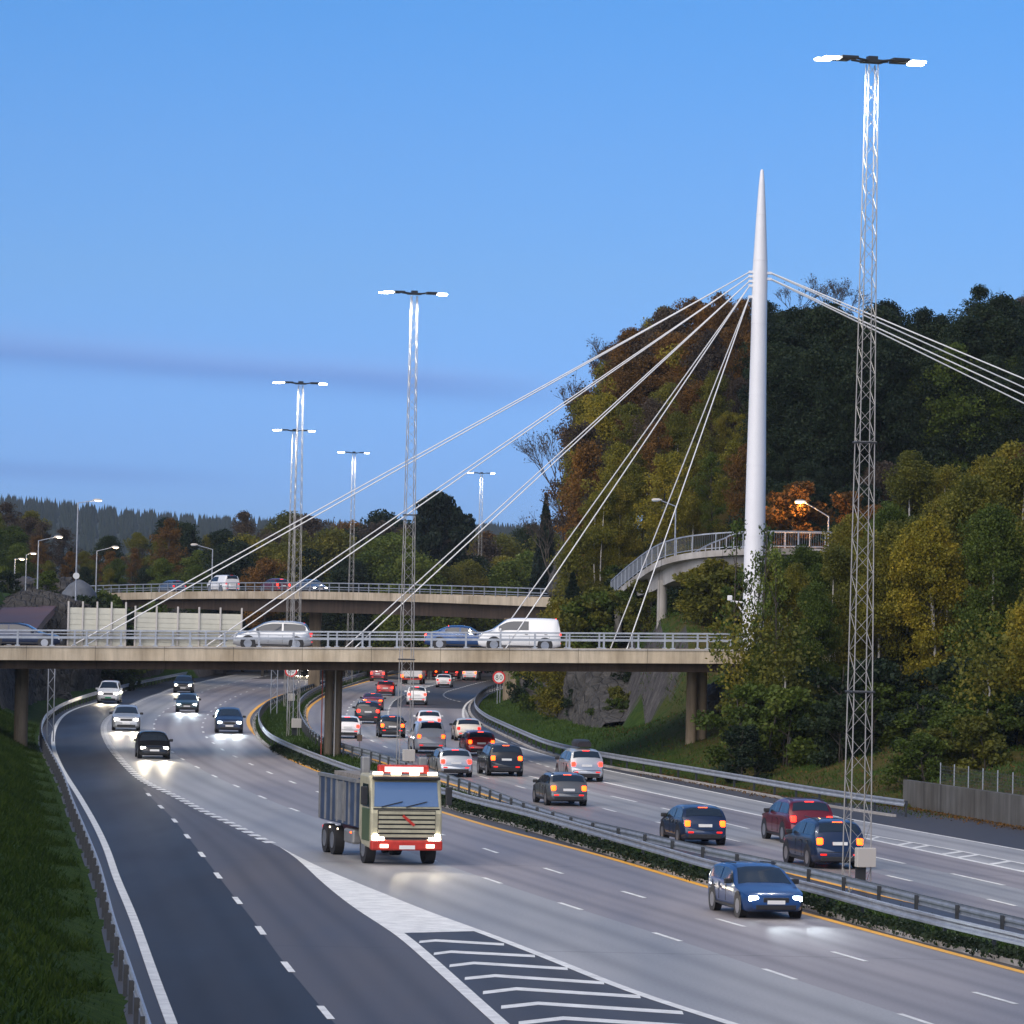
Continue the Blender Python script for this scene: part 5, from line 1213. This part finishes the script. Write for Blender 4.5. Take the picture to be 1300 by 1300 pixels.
def plant(kind, var, x, y, h, leaf=None, z=None, wide=1.0, label=None, group=None, cat='tree'):
    key = (kind, var % len(PR[kind])); src = proto(key, PR[kind][key[1]]); H0 = {'birch': 15, 'broad': 14, 'thin': 15, 'bush': 4.2, 'spruce': 15, 'pine': 15, 'bare': 14, 'sparse': 9}[kind]
    if key in used: t = copy_tree(src)
    else: t = src; used.add(key)
    s = h/H0; t.location = (x, y, tz(x, y)-.1 if z is None else z); t.scale = (s*wide, s*wide, s); t.rotation_euler = (0, 0, random.uniform(0, 6.28))
    if leaf is not None:
        for c in t.children:
            if c.name.startswith('crown'): c.material_slots[0].link = 'OBJECT'; c.material_slots[0].material = leaf
    tag(t, label, cat, group); return t
random.seed(11)
def xat(px, Y): return P(px, 800, Y).x
# --- near birches and bushes to the right of the pylon
near = [  # px, Y, top y, kind, leaf
 (962, 236, 815, 'broad', LG), (1000, 238, 730, 'birch', LY), (1012, 250, 712, 'birch', LO), (1032, 236, 735, 'birch', LG), (1050, 256, 712, 'broad', LG), (1068, 243, 690, 'birch', LO),
 (1088, 262, 650, 'birch', LO), (1105, 238, 670, 'birch', LO), (1128, 252, 640, 'birch', LG), (1150, 240, 655, 'birch', LO), (1160, 272, 570, 'birch', LO), (1180, 236, 650, 'birch', LY),
 (1200, 256, 625, 'birch', LO), (1190, 282, 590, 'birch', LO), (1225, 240, 600, 'birch', LO), (1250, 262, 575, 'birch', LO), (1252, 232, 640, 'birch', LG), (1278, 244, 575, 'birch', LO), (1300, 256, 560, 'birch', LR),
 (1322, 236, 600, 'birch', LO), (1345, 252, 570, 'birch', LO), (1310, 214, 760, 'broad', LY), (1140, 268, 650, 'broad', LG), (1230, 275, 600, 'broad', LO), (1020, 272, 690, 'broad', LG), (1075, 275, 660, 'broad', LO), (1290, 272, 560, 'broad', LO), (1350, 225, 560, 'birch', LO), (1390, 240, 560, 'birch', LO)]
near_lab = {0: 'low leafy green tree below the right end of the bridge deck', 1: 'yellow birch just right of the pylon foot', 21: 'yellow green leafy tree cut by the right edge of the picture'}
for i, (px, Y, top, kd, lf) in enumerate(near):
    x = xat(px, Y); zb = tz(x, Y); h = P(px, top, Y).z-zb
    pos = ('between pylon and tallest mast' if px < 1080 else 'just right of tallest mast' if px < 1200 else 'near the right edge')
    hue = HUE[lf.name]
    plant(kd, i, x, Y, h, lf, wide=.95 if h > 9.5 else (.8 if i < 4 else 1.1), label=near_lab.get(i, f'{hue} {"birch" if kd == "birch" else "leafy tree"} in roadside wood, {pos}'), group=f'{hue} {kd} trees {pos}')
for px_, top_, Y_, lab_ in ((958, 652, 240, 'thin young birch whose twigs show against the white pylon'), (968, 690, 237, 'thin young birch just right of the pylon, in front of the footbridge')):
    x = xat(px_, Y_); plant('sparse', 0, x, Y_, P(px_, top_, Y_).z-tz(x, Y_), None, wide=.62, label=lab_)
# bent bare birch stems at the wood edge
for px0_, y0_, px1_, y1_, Y, lab in ((945, 843, 960, 950, 236, 'thin leaning white birch stem just right of the bridge pillars'), (993, 850, 1004, 950, 232, 'white birch stem standing below the yellow leaves'), (1252, 860, 1262, 985, 212, 'white birch stem above the mesh fence')):
    a = P(px1_, y1_, Y); c = P(px0_, y0_, Y); t = empty('birch_tree', (a.x, Y, a.z-.3)); b = MB(); q0 = Vector((0, 0, -.8)); d = c-a
    for k in range(8):
        q1 = Vector((d.x*(k+1)/8+.12*math.sin(k*1.3), .1*math.sin(k), (d.z+.3)*(k+1)/8)); b.tube(q0, q1, .075-.004*k, .071-.004*k, 7, cap=False); q0 = q1
    for k in range(7): z = (d.z)*(.5+.5*k/7); b.tube((d.x*z/d.z, 0, z), (d.x*z/d.z+random.uniform(-.4, .4), random.uniform(-.5, .5), z+random.uniform(.4, 1)), .012, .006, 4)
    b.build('trunk', BIRCH, t, smooth=True); r = np.random.default_rng(int(px0_)); pts = r.normal(size=(1500, 3))*[.8, .8, 1.3]+[d.x, 0, d.z+.4]; V, Q = leaf_quads(pts, .2, r); mesh_np('crown', V, Q, LO, t); tag(t, lab, 'tree')
# understory at the foot of the wood
for i in range(34):
    px = 955+i*12.5+random.uniform(-6, 6); Y = random.uniform(222, 246) if px < 1180 else random.uniform(214, 235); x = xat(px, Y); h = random.uniform(2.6, 5.2)
    lf = random.choice([LG, LG, LD_, LO, LD_]); side = 'left of tallest mast' if px < 1090 else 'right of tallest mast'
    plant('bush', i, x, Y, h, lf, wide=1.1, label=f'{HUE[lf.name]} bush below roadside wood, {side}', group=f'{HUE[lf.name]} bushes {side}', cat='bush')
for i in range(13):
    px = 1172+i*13+random.uniform(-4, 4); Y = random.uniform(204, 222); x = xat(px, Y); lf = [LG, LD_, LO, LG][i % 4]
    plant('bush', i, x, Y, random.uniform(1.8, 3.2), lf, wide=1.25, label=f'{HUE[lf.name]} low bush behind the mesh fence', group=f'{HUE[lf.name]} low bushes behind the fence', cat='bush')
q = hit(784, 922, 280, 330); plant('bush', 1, q.x, q.y-3, 2.1, LG, wide=1.3, label='low green bush at the bottom of the rock cut', cat='bush')
# shrubs under and beyond the footbridge
for i in range(40):
    px = 712+i*8.8+random.uniform(-5, 5); Y = random.uniform(268, 287) if (i % 2 and px > 950) else random.uniform(318, 334); x = xat(px, Y); top = random.uniform(735, 775) if px < 950 else random.uniform(700, 740)
    if px < 780: top = random.uniform(750, 785)
    if i % 2 == 0: top -= 12
    zb = tz(x, Y); h = P(px, top, Y).z-zb; lf = random.choice([LG, LG, LO, LD_, LO, LY if px > 800 else LG])
    if h > 1.5:
        kd = 'bush' if h < 5.5 else 'broad'; where = 'below the footbridge' if Y < 300 else 'behind the footbridge'
        plant(kd, i, x, Y, h, lf, wide=1.25 if kd == 'bush' else 1.1, label=f'{HUE[lf.name]} {"shrub" if kd == "bush" else "young tree"} {where}, left of the pylon' if px < 955 else f'{HUE[lf.name]} {"shrub" if kd == "bush" else "young tree"} {where}, right of the pylon', group=f'{HUE[lf.name]} {kd} plants {where} {"left" if px < 955 else "right"}', cat='shrub' if kd == 'bush' else 'tree')
plant('spruce', 0, xat(726, 340), 340, P(726, 728, 340).z-tz(xat(726, 340), 340), None, wide=1.2, label='small dark spruce at the right end of the far bridge railing')
plant('bush', 1, xat(1013, 294.5), 294.8, 5.0, LR, z=P(1013, 708, 294).z, label='orange glowing bush lit by the street lamp above the footbridge', cat='bush')
plant('bush', 2, xat(1070, 296), 296, 4.0, LR, z=P(1070, 700, 296).z, label='rust orange bush on the slope right of the glowing street lamp', cat='bush')
# --- the wooded hill behind the pylon
sil = [(700, 640), (712, 560), (728, 500), (745, 470), (770, 432), (800, 405), (840, 385), (880, 378), (930, 372), (975, 378), (1010, 395), (1060, 408), (1110, 395), (1150, 392), (1180, 420), (1215, 420), (1260, 395), (1300, 372), (1400, 350)]
def silh(px): return float(np.interp(px, [s[0] for s in sil], [s[1] for s in sil]))
k = 0
for row, (Y0, drop, n) in enumerate(((500, -4, 20), (455, 4, 24), (420, 40, 27), (392, 95, 28), (368, 140, 28), (350, 185, 26), (334, 215, 26), (318, 245, 24))):
    for i in range(n):
        px = 728+(1320-728)*(i+.5*(row % 2)+random.uniform(-.25, .25))/n; Y = Y0+random.uniform(-9, 9); x = xat(px, Y)
        st = silh(px+random.uniform(-6, 6)); top = st+drop*(.55 if px < 760 else 1)+random.uniform(-7, 10); 
        if px < 735 and row > 3: top = max(top, 665)
        if row >= 6 and px < 960: continue
        zb = tz(x, Y); zt = P(px, top, Y).z; h = zt-zb
        if h < 3: continue
        if h > 17: zb = zt-17; h = 17
        h = min(h, 17)
        if px < 960:
            lf = random.choices([LR, LO, LY, LG, LBR], [9, 1.2, 1.5, .1, 3] if row < 2 else ([7, 3, 3.5, .3, 2] if row < 4 else [3, 4, 2.5, 2, .8]))[0]; kd = random.choices(['thin', 'birch', 'broad'], [7, 3, .3])[0]
        else:
            lf = random.choices([LD_, LG, LBR, LO], [14, .4, 1.3, 0])[0]; kd = random.choices(['broad', 'thin', 'spruce'], [5, 2, 1.2])[0]
            if kd == 'spruce': lf = None
        if row == 0 and px < 960: kd = 'thin'
        side = 'left of pylon' if px < 960 else ('between pylon and tallest mast' if px < 1095 else 'right of tallest mast')
        lv = 'on hill crest' if row < 2 else ('halfway up hill' if row < 4 else 'low on hill')
        hue = 'dark' if lf is None else HUE[lf.name]
        plant(kd, k, x, Y, h, lf, z=max(zb, zt-h)-.2 if h >= 17 else zb-.1, wide=(.85 if px < 790 else .95) if px < 960 else (1.05 if kd != 'spruce' else .9), label=f'{hue} {dict(thin="slender tree", birch="birch", broad="leafy tree", spruce="spruce")[kd]} {lv}, {side}', group=f'{hue} {kd} trees {lv}, {side}'); k += 1
k = 0
for yy_, n_ in ((548, 13), (575, 14), (602, 14), (630, 14)):
    for i in range(n_):
        px = 985+(1320-985)*(i+.5*(k % 2))/n_+random.uniform(-6, 6); q = hit(px, yy_+random.uniform(-6, 6), 304, 560)
        if q.y > 540: continue
        lf = random.choices([LD_, LG, LO], [14, .8, .1])[0]; kd = random.choices(['broad', 'thin'], [4, 1])[0]; side = 'between pylon and tallest mast' if px < 1095 else 'right of tallest mast'
        plant(kd, k+i, q.x, q.y, random.uniform(9, 13), lf, label=f'{HUE[lf.name]} {"leafy tree" if kd == "broad" else "slender tree"} on middle slope, {side}', group=f'{HUE[lf.name]} {kd} trees on the middle slope, {side}')
    k += 1
for i in range(16):
    px = 758+i*11.5+random.uniform(-3, 3); Y = 316 if px < 815 else (309 if px < 865 else 302); x = xat(px, Y); lf = [LG, LO, LG, LD_, LO][i % 5]; zb = max(tz(x, Y)-.2, 5.0)
    plant('bush', i, x, Y, P(px, 745+random.uniform(-6, 10), Y).z-zb, lf, z=zb, wide=1.15, label=f'{HUE[lf.name]} bush above the rock cut, under the footbridge', group=f'{HUE[lf.name]} bushes above the rock cut', cat='bush')
for i, (px, py_) in enumerate(((790, 775), (815, 765), (840, 775), (862, 760), (885, 770), (905, 775), (925, 765), (940, 780), (850, 790), (895, 790), (800, 790), (920, 795), (708, 690), (700, 715), (716, 730), (745, 700), (772, 712))):
    q = hit(px, py_, 324 if 760 < px < 870 else 286, 560); lf = [LG, LO, LD_, LO][i % 4]
    plant('bush', i, q.x, q.y, random.uniform(3.0, 4.6), lf, wide=1.25, label=f'{HUE[lf.name]} bush on slope {"under the footbridge" if px > 780 else "at left foot of hill"}', group=f'{HUE[lf.name]} bushes on the slope', cat='bush')
for i, (px, top, Y) in enumerate(((1006, 340, 455), (1040, 330, 462), (1282, 352, 450), (770, 395, 470), (735, 455, 460), (712, 520, 452), (704, 590, 440), (905, 368, 470), (1205, 405, 450))):
    x = xat(px, Y); zt = P(px, top, Y).z; zb = tz(x, Y); h = min(max(zt-zb, 6), 16)
    plant('bare', i, x, Y, h, None, z=zt-h, wide=1.25 if i < 2 else 1.0, label=('bare-branched tree standing above the hill crest, just right of the pylon' if i < 2 else f'bare twiggy tree on the hill crest, {"left of the pylon" if px < 950 else "near the right edge"}'), group='bare trees right of the pylon' if i < 2 else ('bare trees left of the pylon' if px < 950 else 'bare trees at the right'))
# bushes against the right-hand rock cut
for i, (px, Y, h, lf) in enumerate(((680, 362, 4.4, LD_), (702, 338, 5.5, LG), (722, 330, 6.0, LG), (738, 325, 4.2, LO), (668, 385, 2.6, LG), (790, 300, 2.6, LO))):
    x = xat(px, Y); plant('bush', i, x, Y, h, lf, wide=.85, label=['dark bush beside the right speed sign', 'tall green bush against the rock cut', 'fullest green bush against the rock cut', 'olive bush right of the fullest one on the rock cut', 'low green bush by the far pillar', 'small olive bush on top of the rock cut'][i], cat='bush')
for i, (px, Y, h) in enumerate(((772, 303, 2.6), (800, 300, 2.4), (835, 297, 3.2), (862, 296, 3.0), (750, 306, 2.8), (820, 303, 3.4), (880, 293, 2.6), (905, 290, 3.2), (925, 288, 3.5))):
    x = xat(px, Y); plant('bush', i, x, Y+6, h, [LG, LD_, LO][i % 3], z=tz(x, Y+6)-.1, wide=1.2, label=f'{["green", "dark green", "olive"][i%3]} shrub on the ledge above the rock cut', group=f'{["green", "dark green", "olive"][i%3]} shrubs above the rock cut', cat='shrub')
# --- tree line behind the far bridge
top_line = [(-30, 640), (0, 640), (40, 645), (70, 668), (105, 690), (140, 680), (165, 672), (200, 655), (240, 668), (265, 672), (300, 648), (340, 665), (370, 642), (405, 638), (440, 655), (465, 645), (490, 652), (520, 655), (560, 668), (600, 668), (640, 672), (680, 665), (710, 640)]
def tl(px): return float(np.interp(px, [s[0] for s in top_line], [s[1] for s in top_line]))
k = 0
for row, (Y0, drop, n) in enumerate(((640, 0, 22), (600, 8, 24), (565, 26, 22), (535, 46, 20))):
    for i in range(n):
        px = -25+(735)*(i+.5*(row % 2)+random.uniform(-.3, .3))/n; Y = Y0+random.uniform(-10, 10); x = xat(px, Y); zb = tz(x, Y)
        top = tl(px)+drop+random.uniform(-6, 10); h = max(4, P(px, top, Y).z-zb)
        if row < 2: kd, lf = random.choices([('thin', LR), ('thin', LBR), ('birch', LO), ('spruce', None), ('broad', LD_), ('bare', None)], [2.5, 3, 2.5, 1.2, 2, 2])[0]
        else: kd, lf = random.choices([('thin', LR), ('broad', LD_), ('birch', LO), ('broad', LG), ('birch', LY), ('broad', LO)], [1.5, 3, 2, 3.5, .7, 2])[0]
        zone = ('left of noise barriers' if px < 90 else 'above noise barriers' if px < 330 else 'left of middle mast' if px < 515 else 'right of middle mast')
        hue = 'bare' if kd == 'bare' else ('dark' if lf is None else HUE[lf.name])
        plant(kd, k, x, Y, h, lf, wide=1.15, label=f'{hue} {dict(thin="slender tree", birch="birch", broad="leafy tree", spruce="spruce", bare="twiggy tree")[kd]} in distant tree line, {"back" if row < 2 else "front"}, {zone}', group=f'{hue} {kd} trees, row {row//2+1}, {zone}'); k += 1
plant('pine', 0, xat(560, 560), 560, P(560, 634, 560).z-tz(xat(560, 560), 560), None, wide=.66, label='flat-topped dark pine rising above the distant tree line, right of the middle mast')
plant('spruce', 1, xat(690, 520), 520, P(692, 628, 520).z-tz(xat(690, 520), 520), None, wide=.8, label='dark narrow spruce at the left foot of the hill')
plant('thin', 1, xat(213, 545), 545, P(213, 655, 545).z-tz(xat(213, 545), 545), LR, label='orange autumn tree standing alone above the long noise barrier')
for i, (px, Y, top) in enumerate(((128, 440, 752), (112, 425, 760), (152, 455, 755), (10, 410, 765), (62, 435, 765), (75, 430, 760), (-5, 420, 750), (745, 352, 745), (165, 500, 745))):
    x = xat(px, Y); zb = tz(x, Y); h = max(2.5, P(px, top, Y).z-zb)
    plant('bush', i, x, Y, h, [LG, LD_][i % 2], wide=1.1, label=f'{["green", "dark"][i%2]} bush on the bank behind the noise barriers', group=f'{["green", "dark"][i%2]} bushes behind the noise barriers', cat='bush')
# far wooded ridge
ridge = MB(); n = 60; rows = []
for j in range(16):
    f = j/15; row = []
    for i in range(n+1):
        px = -500+1500*i/n; Y = 2600+f*1100; yt = np.interp(px, [-500, 0, 60, 150, 250, 400, 700, 1000], [646, 646, 652, 662, 672, 678, 683, 690]); p = P(px, yt, 3700); zz = 8+(p.z-8)*math.sin(f*math.pi/2)*(1+.0*i); q = P(px, yt, Y); row.append((q.x, Y, zz))
    rows.append(row)
ridge.loft(rows, closed=False); tag(ridge.build('hills', mat('ridge_forest_floor', (.018, .032, .02), .95, noise_scale=.01, noise_amt=.3), smooth=True), kind='structure')
pts = []; Vt = []; Ft = []; r = np.random.default_rng(5)
for _ in range(42000):
    i = r.uniform(0, n-1); j = r.uniform(0, 14.99)**1.0; a = rows[int(j)][int(i)]; b_ = rows[int(j)+1][int(i)+1]; u = r.uniform(); x = a[0]+(b_[0]-a[0])*(i-int(i)); y = a[1]+(b_[1]-a[1])*(j-int(j)); z = a[2]+(b_[2]-a[2])*(j-int(j)); h = 3+10*r.uniform()**3; w_ = .8+h*.16; k0 = len(Vt)
    for q in range(5): Vt.append((x+w_*math.cos(q*1.2566), y+w_*math.sin(q*1.2566), z-2))
    Vt.append((x+r.normal()*.5, y, z+h)); Ft += [(k0+q, k0+(q+1) % 5, k0+5) for q in range(5)]
tag(mesh_np('distant_forest', Vt, Ft, NEED), kind='stuff')
# ------------------------------------------------------------------ ground cover
def blades(n, xy, zf, size, leafm, name, hh=.16):
    r = np.random.default_rng(len(name)+n); x, y = xy(r, n); z = zf(x, y); a = r.uniform(0, 6.28, n); s = size*r.uniform(.5, 1.3, n); h = hh*r.uniform(.4, 1.4, n); lx, ly = r.normal(0, .5, n)*h, r.normal(0, .5, n)*h
    V = np.empty((n, 3, 3)); V[:, 0] = np.stack([x-np.cos(a)*s, y-np.sin(a)*s, z-.02], 1); V[:, 1] = np.stack([x+np.cos(a)*s, y+np.sin(a)*s, z-.02], 1); V[:, 2] = np.stack([x+lx, y+ly, z+h], 1)
    return tag(mesh_np(name, V.reshape(-1, 3), np.arange(n*3).reshape(n, 3), leafm), kind='stuff')
rlN = [p for p in RAIL_L if 70 < p.y < 300]
def bank_xy(r, n):
    i = r.integers(0, len(rlN), n); d = .55+r.uniform(.0, 1, n)**1.4*9; c = np.array([(p.x, p.y) for p in rlN])[i]; return c[:, 0]-d+r.normal(0, .1, n), c[:, 1]+r.uniform(-1, 1, n)
blades(110000, bank_xy, tzs, .035, leafmat('bank_grass', [(.008, .022, .002), (.022, .048, .005), (.050, .080, .010)], .9), 'bank_grass')
def med_xy(r, n):
    i = r.integers(0, len(MED_A)-1, n); f = r.uniform(0, 1, n); A = np.array([(p.x, p.y) for p in MED_A]); rx = np.interp(A[:, 1][::-1], [p.y for p in reversed(MED_B)], [p.x for p in reversed(MED_B)])[::-1]
    return A[i, 0]+(rx[i]-A[i, 0])*f, A[i, 1]+r.uniform(-1, 1, n)
blades(60000, med_xy, lambda x, y: np.full(len(x), .04), .035, GRASSM, 'median_grass', .18)
rr2 = [p for p in RAIL_R+WALL_R if p.y > 175]
def right_xy(r, n):
    i = r.integers(0, len(rr2), n); d = r.uniform(.4, 14, n); c = np.array([(p.x, p.y) for p in rr2])[i]; return c[:, 0]+d, c[:, 1]+r.uniform(-1, 1, n)
blades(70000, right_xy, tzs, .04, GRASSM, 'verge_grass', .18)
def hedge(name, c, d, n, seed):
    r = np.random.default_rng(seed); c = [p for p in c if 80 < p.y < 260]; A = np.array([(p.x, p.y) for p in c]); i = r.integers(0, len(A)-1, n); f = r.uniform(0, 1, n); P0 = A[i]*(1-f[:, None])+A[i+1]*f[:, None]
    lump = .5+.5*np.sin(P0[:, 1]*1.7)*np.sin(P0[:, 1]*.43+1); z = .06+r.uniform(0, 1, n)*(.14+.26*lump); off = r.normal(0, .17, n)
    V, Q = leaf_quads(np.stack([P0[:, 0]+d+off, P0[:, 1], z], 1), .11, r); return tag(mesh_np(name, V, Q, LD_), kind='stuff')
hedge('ground_cover', MRAIL_L, -.32, 42000, 3)
def lit_xy(r, n):
    c = np.array([(p.x, p.y) for p in RBOUND if 60 < p.y < 235]); i = r.integers(0, len(c), n); return c[i, 0]-np.abs(r.normal(0, .55, n))+.15, c[i, 1]+r.uniform(-1, 1, n)
r = np.random.default_rng(9); x, y = lit_xy(r, 9000); V, Q = leaf_quads(np.stack([x, y, np.full(len(x), .02)+np.abs(r.normal(0, .02, len(x)))], 1), .09, r); tag(mesh_np('fallen_leaves', V, Q, LR), kind='stuff')
x, y = right_xy(r, 16000); V, Q = leaf_quads(np.stack([x, y, tzs(x, y)+.05], 1), .10, r); k_ = (x > 6); tag(mesh_np('fallen_leaves', V.reshape(-1, 4, 3)[k_].reshape(-1, 3), np.arange(k_.sum()*4).reshape(-1, 4), LR), kind='stuff')
# ------------------------------------------------------------------ thin evening haze over the whole valley
hz = MB().box((0, 1950, 195), (9500, 7100, 800)); me_ = bpy.data.materials.new('haze'); me_.use_nodes = True
n_ = me_.node_tree.nodes; n_.clear(); o_ = n_.new('ShaderNodeOutputMaterial'); v_ = n_.new('ShaderNodeVolumePrincipled'); v_.inputs['Color'].default_value = (.75, .85, 1, 1)
v_.inputs['Density'].default_value = .000055; v_.inputs['Anisotropy'].default_value = 0; me_.node_tree.links.new(v_.outputs[0], o_.inputs['Volume'])
tag(hz.build('haze', me_), kind='stuff')
# ------------------------------------------------------------------ tell look-alikes in a group apart by their order across the picture
ORD = ['first', 'second', 'third', 'fourth', 'fifth', 'sixth', 'seventh', 'eighth', 'ninth', 'tenth', 'eleventh', 'twelfth', 'thirteenth', 'fourteenth', 'fifteenth', 'sixteenth', 'seventeenth', 'eighteenth', 'nineteenth', 'twentieth', 'twenty-first', 'twenty-second', 'twenty-third', 'twenty-fourth', 'twenty-fifth', 'twenty-sixth', 'twenty-seventh', 'twenty-eighth', 'twenty-ninth', 'thirtieth']
bpy.context.view_layer.update(); by = {}
for o in col.objects:
    if o.parent is None and o.get('label') and o.get('category') in ('tree', 'bush', 'shrub'): by.setdefault(o['label'], []).append(o)
for lab, os_ in by.items():
    if len(os_) > 1:
        os_.sort(key=lambda o: PX(o.location)[0]); big = len(os_)
        for i, o in enumerate(os_):
            if i < len(ORD) or i == big-1: o['label'] = f'{lab}, {"leftmost" if i == 0 else "rightmost" if i == big-1 else ORD[i]+" from left"}'
